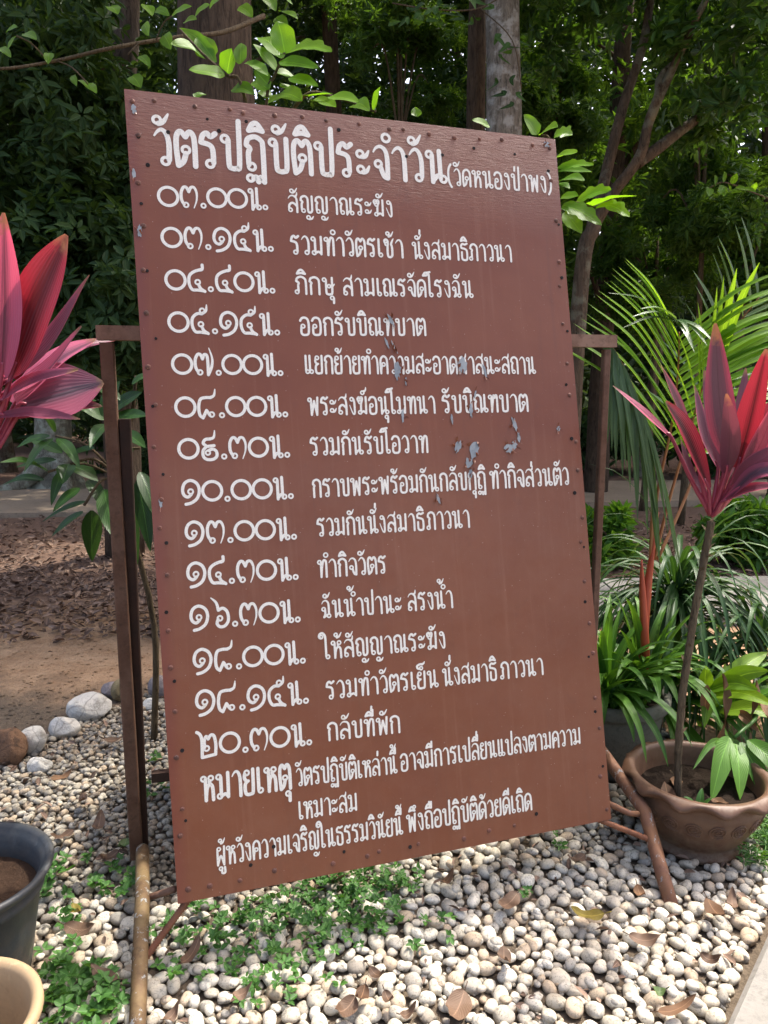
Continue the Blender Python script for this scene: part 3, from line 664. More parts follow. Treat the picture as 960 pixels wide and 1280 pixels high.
# text, then start (u, v) and end (u, v) of its base line on the board in metres, letter height, kind
RUNS = [
 ('วัตรปฏิบัติประจำวัน', 0.0643, 0.1854, 0.8585, 0.1642, 0.0897, 'T'),
 ('(วัดหนองป่าพง)', 0.8631, 0.1696, 1.1969, 0.1649, 0.0476, 't'),
 ('๐๓.๐๐น.', 0.0707, 0.2955, 0.3456, 0.2817, 0, 'd'),
 ('สัญญาณระฆัง', 0.3985, 0.2824, 0.6915, 0.2745, 0.0442, 't'),
 ('๐๓.๑๕น.', 0.0736, 0.4001, 0.3544, 0.3918, 0, 'd'),
 ('รวมทำวัตรเช้า', 0.3998, 0.3956, 0.7148, 0.3875, 0.0485, 't'),
 ('นั่งสมาธิภาวนา', 0.743, 0.3882, 1.0483, 0.3804, 0.0463, 't'),
 ('๐๔.๔๐น.', 0.0782, 0.508, 0.3526, 0.5029, 0, 'd'),
 ('ภิกษุ', 0.4057, 0.5015, 0.5136, 0.5004, 0.0454, 't'),
 ('สามเณรจัดโรงฉัน', 0.5367, 0.5003, 0.918, 0.4908, 0.0461, 't'),
 ('๐๕.๑๕น.', 0.0801, 0.6151, 0.3593, 0.6133, 0, 'd'),
 ('ออกรับบิณฑบาต', 0.4125, 0.6117, 0.7672, 0.6034, 0.0461, 't'),
 ('๐๗.๐๐น.', 0.0847, 0.7218, 0.3619, 0.7203, 0, 'd'),
 ('แยกย้ายทำความสะอาดศาสนะสถาน', 0.4196, 0.7141, 1.1012, 0.7074, 0.047, 't'),
 ('๐๘.๐๐น.', 0.0867, 0.8306, 0.3687, 0.8288, 0, 'd'),
 ('พระสงฆ์อนุโมทนา', 0.4231, 0.8245, 0.7816, 0.8208, 0.0458, 't'),
 ('รับบิณฑบาต', 0.8032, 0.8205, 1.0698, 0.8174, 0.048, 't'),
 ('๐๙.๓๐น.', 0.0889, 0.9357, 0.3681, 0.9348, 0, 'd'),
 ('รวมกันรับโอวาท', 0.4225, 0.9308, 0.7532, 0.9296, 0.0455, 't'),
 ('๑๐.๐๐น.', 0.0905, 1.0433, 0.3717, 1.0426, 0, 'd'),
 ('กราบพระพร้อมกัน', 0.4227, 1.0415, 0.777, 1.0379, 0.0453, 't'),
 ('กลับกุฏิ', 0.7817, 1.0379, 0.9214, 1.0365, 0.0471, 't'),
 ('ทำกิจส่วนตัว', 0.9351, 1.0366, 1.1877, 1.034, 0.0485, 't'),
 ('๑๓.๐๐น.', 0.0942, 1.1472, 0.3742, 1.1486, 0, 'd'),
 ('รวมกันนั่งสมาธิ', 0.4288, 1.1445, 0.7288, 1.1429, 0.045, 't'),
 ('ภาวนา', 0.7371, 1.1429, 0.8638, 1.1424, 0.0465, 't'),
 ('๑๔.๓๐น.', 0.0931, 1.2495, 0.3727, 1.2529, 0, 'd'),
 ('ทำกิจวัตร', 0.4251, 1.2517, 0.6119, 1.2531, 0.0444, 't'),
 ('๑๖.๓๐น.', 0.0956, 1.3569, 0.3721, 1.3626, 0, 'd'),
 ('ฉันน้ำปานะ', 0.4293, 1.3581, 0.6491, 1.36, 0.0443, 't'),
 ('สรงน้ำ', 0.6674, 1.36, 0.7985, 1.361, 0.0456, 't'),
 ('๑๘.๐๐น.', 0.0981, 1.4645, 0.3796, 1.4694, 0, 'd'),
 ('ให้สัญญาณระฆัง', 0.4286, 1.4644, 0.7699, 1.4693, 0.0445, 't'),
 ('๑๘.๑๕น.', 0.0989, 1.5669, 0.3822, 1.5726, 0, 'd'),
 ('รวมทำวัตรเย็น', 0.429, 1.5691, 0.7411, 1.5714, 0.0442, 't'),
 ('นั่งสมาธิ', 0.7561, 1.5714, 0.9175, 1.5727, 0.0459, 't'),
 ('ภาวนา', 0.9298, 1.5725, 1.0635, 1.5736, 0.0447, 't'),
 ('๒๐.๓๐น.', 0.0983, 1.6726, 0.3846, 1.6795, 0, 'd'),
 ('กลับที่พัก', 0.4265, 1.6752, 0.6245, 1.6798, 0.0436, 't'),
 ('หมายเหตุ', 0.1029, 1.7798, 0.3239, 1.7817, 0.0611, 'T'),
 ('วัตรปฏิบัติเหล่านี้', 0.3385, 1.7791, 0.609, 1.7848, 0.0431, 't'),
 ('อาจมีการเปลี่ยนแปลงตามความ', 0.6203, 1.7831, 1.1691, 1.7842, 0.0436, 't'),
 ('เหมาะสม', 0.3397, 1.863, 0.4946, 1.8651, 0.0426, 't'),
 ('ผู้หวังความเจริญในธรรมวินัยนี้', 0.1302, 1.9413, 0.6146, 1.9467, 0.0441, 't'),
 ('พึงถือปฏิบัติด้วยดีเถิด', 0.6282, 1.9449, 0.9998, 1.9454, 0.045, 't'),
]

# ------------------------------------------------------------------ the notice board
BO, BU, BD, BN = np.array((-.6504, 2.0276, 2.1408)), nrm((.9526, .3041, -.0035)), nrm((.0585, -.1945, -.9792)), nrm((.2984, -.9326, .2031))
BW, BH = 1.22, 2.0156
SKEW = .0169                                                # the old board hangs about a degree out of square
BD = BD+BU*SKEW
def B(u, v, w=0.0): return BO+BU*u+BD*v+BN*w
bx_, by_ = BU*BW/2, BD*BH/2
board = thing('notice_board', 'reclining brown notice board with white hand painted Thai timetable on a rusty steel stand', 'notice board', (-.02, 2.05, 0))
mb = MB()                                                   # panel: front face with (u, v) in metres
NU, NV = 24, 40
rr = np.random.default_rng(5)
grid = {}
for j in range(NV+1):
    for i in range(NU+1):
        u, v = BW*i/NU, BH*j/NV
        e = 0 if i in (0, NU) or j in (0, NV) else rr.normal(0, .00008)
        e += .0*math.sin(u*5.2+.4)*math.sin(v*3.7)*math.sin(PI*i/NU)*math.sin(PI*j/NV)
        grid[i, j] = mb.v(B(u, v, e), (u, v))
for j in range(NV):
    for i in range(NU): mb.f(grid[i, j], grid[i, j+1], grid[i+1, j+1], grid[i+1, j])
back = [mb.v(B(u, v, -.009), (u, v)) for u, v in ((0, 0), (BW, 0), (BW, BH), (0, BH))]
mb.f(*back)
fr = [[grid[i, 0] for i in range(NU+1)], [grid[NU, j] for j in range(NV+1)], [grid[i, NV] for i in range(NU, -1, -1)], [grid[0, j] for j in range(NV, -1, -1)]]
for k, e in enumerate(fr): mb.f(*e, back[(k+1) % 4], back[k])
panel = mb.build('panel', M_BOARD, board, smooth=False)
for (u, v, du, dv) in ((.03, BH/2, .014, BH/2-.01), (BW-.03, BH/2, .014, BH/2-.01)):
    mb = MB(); box(mb, B(u-.012 if u < .1 else u, v, -.0265), BU*du, BN*.0165, BD*dv, .003); mb.build('back_rail', M_POSTD, board, False)
for v in (.02, BH/2, BH-.02):
    mb = MB(); box(mb, B(BW/2, v, -.026), BD*.014, BN*.016, BU*(BW/2-.05), .003); mb.build('back_rail', M_POSTD, board, False)

for r in RUNS:                                              # every line of writing is a part of its own
    V, F = lettering(*r)
    mb = MB()
    for (u, v, w) in V: mb.v(B(u-SKEW*v, v, w*.45+.0004), (u, v))
    for f in F: mb.f(*f)
    mb.build('lettering', M_LET, board, False)

# screws round the edge, sharing one mesh
sc = MB(); lathe(sc, (0, 0, 0), [(.0001, .0022), (.0014, .0024), (.0018, .0012), (.0034, .0026), (.0046, .0016), (.0054, 0), (.0066, -.0006)], 12)
sme = sc.mesh('screw', M_SCREW)
hm = MB(); lathe(hm, (0, 0, 0), [(.00005, .0002), (.0024, .0003), (.0042, .0011), (.0052, .0)], 9)
hme = hm.mesh('nail_hole', [M_HOLE])
from mathutils import Matrix
def bmat(u, v, w, s=1.0, tilt=(0, 0)):
    Z = nrm(BN+BU*tilt[0]+BD*tilt[1]); X = nrm(BU-Z*(BU@Z)); Y = np.cross(Z, X); p = B(u, v, w)-np.array(board.location)
    return Matrix(((X[0]*s, Y[0]*s, Z[0]*s, p[0]), (X[1]*s, Y[1]*s, Z[1]*s, p[1]), (X[2]*s, Y[2]*s, Z[2]*s, p[2]), (0, 0, 0, 1)))
def stud(name, me, u, v, s=1.0, w=.001):
    o = bpy.data.objects.new(name, me); COL.objects.link(o); o.parent = board
    o.matrix_local = bmat(u, v, w, s, (rnd.uniform(-.15, .15), rnd.uniform(-.15, .15)))
for k in range(19):
    v = .03+k*(BH-.06)/18
    stud('screw', sme, .02+rnd.uniform(-.007, .007), v+rnd.uniform(-.026, .026)*(0 < k < 18), rnd.uniform(.85, 1.15))
    stud('screw', sme, BW-.02+rnd.uniform(-.008, .008), v+rnd.uniform(-.026, .026)*(0 < k < 18), rnd.uniform(.85, 1.15))
    if k < 15:
        u = .09+k*(BW-.18)/14
        stud('screw', sme, u+rnd.uniform(-.022, .022), .026+rnd.uniform(-.006, .006), rnd.uniform(.85, 1.15))
        if k % 15 < 12 and k % 5 != 3: stud('screw', sme, u+rnd.uniform(-.022, .022), BH-.03+rnd.uniform(-.006, .006), rnd.uniform(.85, 1.1))
for u, v in ([(.1, .1), (.228, .083), (.2, .055), (.74, .1), (.85, .085), (.045, .19), (.3, .05), (.55, .045), (.95, .055), (1.08, .06)]
             + [(.03+rnd.uniform(-.012, .014), .12+i*.17) for i in range(11)] + [(BW-.022+rnd.uniform(-.012, .01), .1+i*.16) for i in range(12)]
             + [(.18, 1.955), (.24, 1.92), (.42, 1.965), (.6, 1.985), (.98, 1.96)]):
    stud('nail_hole', hme, u, v, rnd.uniform(.7, 1.15), .0012)

# places where the paint has come off: bare zinc with a lip of curled paint
def patch(u, v, ru, rv, rot=0.0, flakes=5, seed=0):
    q = random.Random(seed); mb = MB(); pts = []
    m = 17
    for k in range(m):
        a = 2*PI*k/m; r = q.uniform(.7, 1.2); x, y = ru*r*math.cos(a), rv*r*math.sin(a)
        pts.append((u+x*math.cos(rot)-y*math.sin(rot), v+x*math.sin(rot)+y*math.cos(rot)))
    c = mb.v(B(u, v, .002)); ring = [mb.v(B(a, b, .0019)) for a, b in pts]
    for k in range(m): mb.f(c, ring[(k+1) % m], ring[k])
    p = mb.build('bare_patch', M_ZINC, board, False)
    fl = MB()
    for k in range(flakes):
        i = q.randrange(m); a, b = pts[i]; a2, b2 = pts[(i+1) % m]
        w = q.uniform(.004, .013); da, db = nrm((a-u, b-v, 0))[:2]*q.choice((-1, 1, 1))
        i0, i1 = fl.v(B(a, b, .0022), (a, b)), fl.v(B(a2, b2, .0022), (a2, b2))
        i2, i3 = fl.v(B(a2+da*w, b2+db*w, .0022+w*q.uniform(.3, 1.1)), (a2, b2)), fl.v(B(a+da*w*q.uniform(.3, 1), b+db*w, .0022+w*q.uniform(.2, .9)), (a, b))
        fl.f(i0, i1, i2, i3)
    if flakes: fl.build('paint_flake', M_BOARD, p, False)
for k, (u, v, ru, rv, ro, fl) in enumerate([
    (.667, .565, .005, .02, -.5, 6), (.652, .628, .0035, .016, -.3, 4), (.672, .637, .003, .022, -.45, 6), (.678, .705, .011, .025, .05, 5), (.7, .735, .003, .014, .1, 4),
    (.872, .69, .015, .026, .0, 6), (.94, .703, .004, .02, -.2, 5), (.905, .77, .003, .012, .3, 4), (.89, .815, .006, .02, .0, 4), (.83, .84, .004, .015, 0, 3),
    (1.023, .855, .007, .02, -.25, 5), (1.0, .925, .014, .013, .2, 4), (1.018, .913, .009, .014, .1, 4), (1.034, .893, .005, .014, .0, 3),
    (.843, .917, .009, .018, .45, 6), (.893, .927, .014, .027, .3, 7), (.873, .962, .011, .014, .2, 4), (.877, .993, .006, .012, .0, 5),
    (.775, 1.06, .004, .016, -.2, 5), (.02, .05, .006, .012, 0, 2), (.015, .36, .006, .016, 0, 3), (.01, .215, .005, .012, 0, 3), (.022, 1.04, .004, .013, 0, 2), (.685, .83, .004, .02, .1, 2), (1.19, .02, .012, .008, .2, 4), (1.165, .87, .006, .008, .4, 4)]):
    patch(u-SKEW*v*(.1 < u), v, ru, rv, ro, fl, 40+k)

# the stand
PLX, PLY, PRX, PRY, PTOP = -.731, 2.03, .69, 2.385, 1.545
pd = nrm((PRX-PLX, PRY-PLY, 0)); pn = np.array((pd[1], -pd[0], 0.))       # along the stand, and towards the viewer
for (x, y) in ((PLX, PLY), (PRX, PRY)):
    mb = MB(); box(mb, (x, y, .035+(PTOP-.025-.035)/2), pd*(.0175 if x < 0 else .0115), pn*(.0175 if x < 0 else .012), (0, 0, (PTOP-.06)/2), .003); mb.build('post', M_POST, board, False)
for (x, y, s) in ((PLX, PLY, 1),):
    mb = MB(); ia, ib = np.array((x, y, 1.32))+pd*.034*s-pn*.004, np.array((x, y, .05))+pd*.016*s-pn*.036; box(mb, (ia+ib)/2, pd*.0155, pn*.014, (ia-ib)/2, .003); mb.build('inner_post', M_POSTD, board, False)
mb = MB(); box(mb, ((PLX+PRX)/2, (PLY+PRY)/2, PTOP), pd*((math.hypot(PRX-PLX, PRY-PLY)/2)+.024), pn*.021, (0, 0, .0185), 0); mb.build('crossbar', M_CROSS, board, False)
mb = MB(); box(mb, ((PLX+PRX)/2-.01, (PLY+PRY)/2+.01, .275), pd*(math.hypot(PRX-PLX, PRY-PLY)/2-.06), pn*.012, (0, 0, .014), 0); mb.build('crossbar', M_POSTD, board, False)
def pipe(pts, rad, mat, name='foot_pipe', n=14):
    mb = MB(); tube(mb, pts, rad, n, True); return mb.build(name, mat, board)
L0, L1, L2 = G(178, 1062, .075), G(178, 1122, .115), G(170, 1330, .0)
pl = pipe([L0, L0*.5+L1*.5, L1-(L1-L0)*.12, L1, L1+(L2-L1)*.12, L1*.5+L2*.5, L2], [.0185]*7, M_PIPE)
R0, R1, R2 = np.array((.7, 2.34, .245)), P(806, 1014, 2.05), G(843, 1146, -.01)
pr = pipe([R0, R0*.5+R1*.5, R1-(R1-R0)*.16, R1, R1+(R2-R1)*.14, R1*.5+R2*.5, R2], [.0195]*7, M_PIPER)
mb = MB(); tube(mb, [L1+np.array((0, 0, -.004)), L1+pd*.03, B(-.005, BH-.028, -.02)], .0085, 8); mb.build('tie_rod', M_POST, board)
mb = MB(); tube(mb, [R1+np.array((0, 0, -.01)), R1-pd*.05, B(BW-.03, BH-.06, -.03)], .009, 8); mb.build('tie_rod', M_PIPER, board)
def rebar(a, b, rad=.0085):
    a, b = np.array(a), np.array(b); N = 60; mb = MB(); L = np.linalg.norm(b-a)
    tube(mb, [a+(b-a)*k/N for k in range(N+1)], [rad*(1+.14*(1 if k % 2 else -1)) for k in range(N+1)], 8); mb.build('rebar_brace', M_REBAR, board, True)
rebar(P(180, 1200, 1.6), B(.05, BH-.012, -.045)); rebar(R1+(R2-R1)*.3, B(BW-.1, BH-.03, -.05))

# ------------------------------------------------------------------ trees
def trunk_tube(mb, pts, rad, n=14, wob=.06, r=0.0): tube(mb, spline(pts, 5), rad, n, True, r, wob)
def tree(name, label, trunk, rads, limbs, blobs, nleaf, L, bark, leaf, seed, k=7, aspect=.36, group=None, droop=.2, spread=(1.0, 1.7), cat='tree'):
    """trunk: points from the ground up; limbs: [(points, radii)]; blobs: leaf clumps"""
    base = np.array(trunk[0], float); t = thing(name, label, cat, base, group)
    mb = MB(); trunk_tube(mb, trunk, rads); 
    for pts, rd in limbs: trunk_tube(mb, pts, rd, 10)
    mb.build('trunk', bark, t)
    if blobs:
        me = crown_mesh('crown', [(np.array(c)-base, r) for c, r in blobs], nleaf, L, leaf, seed, k, aspect=aspect, droop=droop, spread=spread)
        link('crown', me, t)
    return t
def flare(x, y, r, top, rt, lean=(0, 0), n=5):
    pts = [(x, y, -.1), (x+.02, y, .25)]+[(x+lean[0]*q/n, y+lean[1]*q/n, top*q/n) for q in range(1, n+1)]
    return pts, [r*1.6, r*1.15]+[r+(rt-r)*q/n for q in range(1, n+1)]
R3 = lambda a, b: rnd.uniform(a, b)

# the big dark trunk straight behind the board; its crown is over the gravel on the left, above the frame
p, r = flare(-.86, 4.2, .22, 6.5, .15)
tree('forest_tree', 'thick dark brown tree trunk rising behind the top left corner of the notice board', p, r,
     [([(-.86, 4.2, 4.6), (-1.6, 3.9, 5.6), (-2.6, 3.4, 6.4)], [.09, .06, .03]), ([(-.86, 4.2, 5), (.2, 4.6, 6), (1.2, 5.2, 6.8)], [.09, .06, .03]), ([(-.86, 4.2, 5.6), (-1.2, 5.4, 7), (-1.6, 6.6, 7.6)], [.08, .05, .03])],
     [((-2.4, 3.4, 6.6), (1.3, 1.1, .8)), ((-1.0, 4.1, 7.4), (1.6, 1.3, .9)), ((-1.6, 6.4, 7.6), (1.7, 1.5, 1.0)), ((.5, 6.0, 7.4), (1.2, .9, .8)), ((1.5, 6.2, 7.3), (1.0, .9, .7)), ((-.3, 6.9, 7.6), (1.1, .9, .7))], 3000, .16, M_BARK_DK, M_LEAF_MID, 11)
p, r = flare(.99, 6.1, .15, 8, .1, (-.2, 0))
tree('forest_tree', 'straight pale grey tree trunk rising behind the upper edge of the board', p, r,
     [([(.85, 6.1, 6), (1.7, 6.6, 7.2)], [.06, .03]), ([(.85, 6.1, 6), (.0, 6.6, 7.4)], [.06, .03])],
     [((.8, 6.6, 8.2), (1.8, 1.6, 1.1)), ((1.8, 7, 7.4), (1.2, 1.2, .8))], 1300, .16, M_BARK_PALE, M_LEAF_MID, 12)
p, r = flare(.83, 7.4, .1, 8, .07, (.03, 0))
tree('forest_tree', 'slim dark trunk standing just left of the pale grey trunk', p, r, [], [((.8, 7.6, 8), (1.4, 1.2, 1.0))], 700, .16, M_BARK_DK, M_LEAF_DK, 13)
# the forked tree on the right
b = P(722, 380, 6.0); b[2] = 0
tree('forked_tree', 'brown tree forking low into leaning limbs right of the board', [b+(-.04, 0, -.1), b+(-.02, 0, .6), P(728, 340, 6.0), P(741, 285, 6.0), P(752, 240, 6.05), P(770, 165, 6.1), P(788, 105, 6.15), P(806, 45, 6.2), P(815, -40, 6.3), P(800, -150, 6.5)],
     [.08, .068, .06, .056, .044, .04, .036, .032, .028, .02],
     [([P(742, 282, 6.0), P(770, 236, 5.9), P(800, 195, 5.8), P(812, 150, 5.75), P(832, 105, 5.7), P(852, 62, 5.6), P(880, 5, 5.4), P(920, -60, 5.3)], [.046, .042, .038, .034, .03, .026, .022, .014]),
      ([P(796, 204, 5.82), P(840, 172, 5.9), P(872, 148, 6.0), P(905, 132, 6.1), P(960, 90, 6.3)], [.045, .04, .034, .028, .015]),
      ([P(812, 150, 5.75), P(822, 120, 5.7), P(826, 95, 5.75), P(850, 70, 5.9)], [.035, .03, .022, .012])],
     [(P(905, 95, 5.6), (.55, .6, .45)), (P(935, 30, 5.4), (.7, .6, .5)), (P(840, 20, 6.2), (.5, .5, .4)), (P(900, 160, 6.3), (.45, .4, .3)), (P(850, -90, 6.0), (1.3, 1.2, .7)), (P(760, -60, 6.6), (1.0, 1.0, .7)), (P(700, 30, 6.8), (.35, .4, .5))],
     1500, .105, M_BARK_MID, M_LEAF_MID, 14, aspect=.4)
# leaning dark tree and the dense broad-leaved tree on the left
tree('leaning_tree', 'dark leaning trunk in the dense foliage left of the board', [P(152, 600, 6.2)*(1, 1, 0), P(148, 480, 6.2), P(134, 330, 6.2), P(128, 230, 6.3), P(140, 160, 6.4), P(158, 60, 6.5), P(160, -40, 6.6)], [.16, .13, .12, .115, .11, .1, .08],
     [([P(122, 235, 6.3), P(95, 180, 6.1), P(70, 110, 6.0)], [.06, .04, .02])],
     [(P(40, 180, 5.6), (.7, .6, .7)), (P(60, 330, 5.5), (.8, .6, .6)), (P(150, 380, 5.3), (.5, .5, .55)), (P(10, 60, 5.8), (.8, .6, .6)), (P(160, 250, 5.8), (.4, .4, .5)), (P(90, 440, 5.4), (.7, .5, .3)), (P(200, 160, 6.3), (.5, .5, .7))], 3000, .105, M_BARK_DK, M_LEAF_DK, 15, k=6, aspect=.4, spread=(1.1, 1.9))
b = G(70, 612)
tree('buttressed_tree', 'pale lichen spotted tree trunk with flaring roots far behind the left post', [b+(0, 0, -.1), b+(0, 0, .25), b+(.02, 0, .9), b+(.05, 0, 2.5), b+(0, 0, 6)], [.5, .3, .235, .22, .15],
     [([b+(.1, -.1, .5), b+(-.3, -.5, .12), b+(-.9, -.9, -.03)], [.14, .1, .05]), ([b+(.1, -.1, .5), b+(.35, -.5, .12), b+(.6, -.9, -.03)], [.14, .09, .04])],
     [(b+(0, 0, 5.5), (2, 1.5, 1.4)), (b+(-1, 0, 4), (1.5, 1.2, .9))], 900, .17, M_BARK_LICH, M_LEAF_DK, 16)
# the wood behind: every trunk its own tree
spots = [(-7.8, 9.5, 'near the left edge of the wood'), (-6.3, 12.5, 'deep in the wood on the left'), (-3.4, 9.4, 'behind the leaning trunk'), (-2.2, 12.4, 'far behind the thick dark trunk'), (-.4, 10.4, 'behind the title of the board'), (1.9, 11.8, 'behind the pale trunk'),
         (2.75, 9.8, 'behind the forked tree'), (4.1, 12.0, 'right of the forked tree'), (4.9, 9.3, 'above the palm'), (6.6, 10.6, 'near the right edge of the wood'), (7.9, 13.2, 'deep in the wood on the right'), (.8, 13.8, 'deepest behind the board')]
for i, (x, y, where) in enumerate(spots):
    rr_ = R3(.08, .15); h = R3(7.5, 10); p, r = flare(x, y, rr_, h, rr_*.5, (R3(-.8, .8), R3(-.3, .3)))
    lo = 2.5 if x > -1 else 1.0
    bl = [((x+R3(-1.4, 1.4), y+R3(-1, 1), R3(lo+.6, h)), (R3(.8, 1.4), R3(.7, 1.2), R3(.6, 1.0))) for _ in range(9)]
    lm = [([(x, y, c[2]-.9), ((x+c[0])/2, (y+c[1])/2, c[2]-.3), c], [.04, .03, .012]) for c, _ in bl[:5]]
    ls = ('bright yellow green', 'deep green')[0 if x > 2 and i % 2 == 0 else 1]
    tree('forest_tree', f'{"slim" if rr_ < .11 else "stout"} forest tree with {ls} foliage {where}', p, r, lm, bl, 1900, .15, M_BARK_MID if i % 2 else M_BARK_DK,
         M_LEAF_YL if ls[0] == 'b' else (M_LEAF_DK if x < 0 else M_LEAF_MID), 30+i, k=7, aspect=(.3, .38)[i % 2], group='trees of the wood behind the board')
# bright feathery saplings that catch the sun between the forked tree and the edge
for i, (px, py, Y, s, lab) in enumerate([(880, 200, 7.6, .9, 'feathery sunlit sapling behind the limbs of the forked tree'), (690, 90, 8.4, .8, 'sunlit light green sapling between the pale trunk and the forked tree'), (930, 300, 7.2, .7, 'light green bushy sapling low at the right edge above the palm'),
                                          (500, 60, 9.2, .9, 'airy green sapling behind the upper edge of the board'), (820, 330, 8.6, .8, 'feathery green sapling right above the palm fronds')]):
    c = P(px, py, Y); base = np.array((c[0], c[1], 0)); st = [base+(0, 0, -.05), base+(.05, 0, c[2]*.5), c+(0, 0, .3)]
    bl = [(c+(R3(-.5, .5)*s, R3(-.4, .4), R3(-.7, .7)*s), (R3(.3, .6)*s, R3(.3, .5), R3(.2, .45)*s)) for _ in range(9)]
    tree('sapling', lab, st, [.04, .03, .015], [([c*(1, 1, .8)+np.array((0, 0, 0)), (c+q)/2, q], [.015, .01, .005]) for q, _ in bl[:6]], bl, 1300, .085, M_TWIG, M_LEAF_YL, 60+i, k=8, aspect=.3, cat='sapling')
# bushes closing the view under the crowns
for i, (x, y, w, h, lab) in enumerate([(-6.8, 8.6, 1.5, 1.3, 'dark bush at the left edge behind the road'), (-2.9, 11.6, 1.6, 1.2, 'dark bush behind the road left of the board'), (3.3, 12.6, 1.6, 1.0, 'low dark bush in the shade behind the right post'), (6.2, 12, 1.6, 1.3, 'dark bush in the shade above the palm'),
                                       (-4.6, 13, 1.8, 2.0, 'tall dark bush far back on the left'), (2.9, 5.9, .55, .55, 'low leafy bush beyond the concrete path on the right'), (1.75, 5.75, .32, .38, 'small bright weed bush beyond the concrete path')]):
    sm = y < 7
    base = np.array((x, y, 0.)); t = thing('bush', lab, 'bush', base)
    mb = MB()
    for k in range(5): tube(mb, spline([base+(R3(-.1, .1), R3(-.1, .1), -.02), base+(R3(-.3, .3)*w, R3(-.2, .2)*w, h*.5), base+(R3(-.6, .6)*w, R3(-.4, .4)*w, h*.9)], 4), [.02, .014, .006], 6)
    mb.build('stem', M_TWIG, t)
    link('foliage', crown_mesh('foliage', [(np.array((R3(-.6, .6)*w, R3(-.4, .4)*w, R3(.15, .9)*h)), (w*.45, w*.4, h*.3)) for _ in range(7)], 330 if sm else 800, .12 if sm else .17, M_LEAF_LILY if sm else M_LEAF_DK, 80+i, k=6), t)
# the far wood reads as one mass
rg = np.random.default_rng(77); n = 21000
cen = np.stack([rg.uniform(-26, 26, n), rg.uniform(16, 24, n), rg.uniform(0, 1, n)**.95*17], 1)
cen[:, 0] += np.sin(cen[:, 2]*1.3+cen[:, 0])*.6
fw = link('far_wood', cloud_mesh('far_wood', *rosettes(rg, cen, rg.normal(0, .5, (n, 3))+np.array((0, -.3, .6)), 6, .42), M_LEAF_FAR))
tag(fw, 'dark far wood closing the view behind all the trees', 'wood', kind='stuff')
hm_ = MB()  # sheet added behind the far wood to block the sky
for k in range(41):
    x = -60+3*k
    hm_.v((x, 26+.02*x*x*.3, -.5)); hm_.v((x, 29+.02*x*x*.3, 7+1.5*math.sin(k*1.1)))
    if k: hm_.f(2*k-2, 2*k, 2*k+1, 2*k-1)
tag(hm_.build('wood_backdrop', M_LEAF_FAR), kind='structure')

# ------------------------------------------------------------------ creeper with cut leaves behind the upper edge of the board
def leaf_prof_oblong(t): return min(1, (t*5+.1))**.7*(1-max(0, t-.55)/.46)**.75 if t < 1 else 0.02
def lobed(t): return max(.05, leaf_prof_oblong(t)*(1+.22*math.sin(t*22)))
def px_leaf(mb, b, t, W, Y0, Y1, up=(0, -.5, 1), sag=.06, prof=leaf_prof_oblong, fold=.2, wave=.03, r=None):
    """leaf from the photograph position b to t at distances Y0, Y1; W in pixels"""
    a, c = P(*b, Y0), P(*t, Y1); m = (a+c)/2+np.array((0, 0, sag*np.linalg.norm(c-a)))
    blade(mb, [a, m, c], W/FPX*(Y0+Y1)/2, up, fold, rnd.random() if r is None else r, prof, 6, wave, rnd.uniform(0, 6))
def creeper(label, stems, leaves, Y, base, seed, shade_body=()):
    t = thing('creeper', label, 'creeper', base)
    mb = MB()
    for s in stems: tube(mb, spline([P(x, y, Y+dy) for x, y, dy in s], 5), [.008, .006, .004], 6)
    mb.build('stem', M_TWIG, t)
    mb = MB()
    for b, tp, W, dy, pr in leaves:
        px_leaf(mb, b, tp, W*1.35, Y+R3(-.05, .05), Y+dy, (R3(-.35, .35), -.75, .6), R3(.0, .12), pr)
    mb.build('leaves', M_LEAF_CLIMB, t)
    link('foliage', crown_mesh('foliage', [(np.array(c)-np.array(base), r) for c, r in shade_body], 620, .12, M_LEAF_SAP, 400+seed, k=5, aspect=.42), t); return t  # unseen leaf clumps added behind the board to shade the ground there
O_, Lb = leaf_prof_oblong, lobed
gb = np.array((-.35, 2.95, 0))
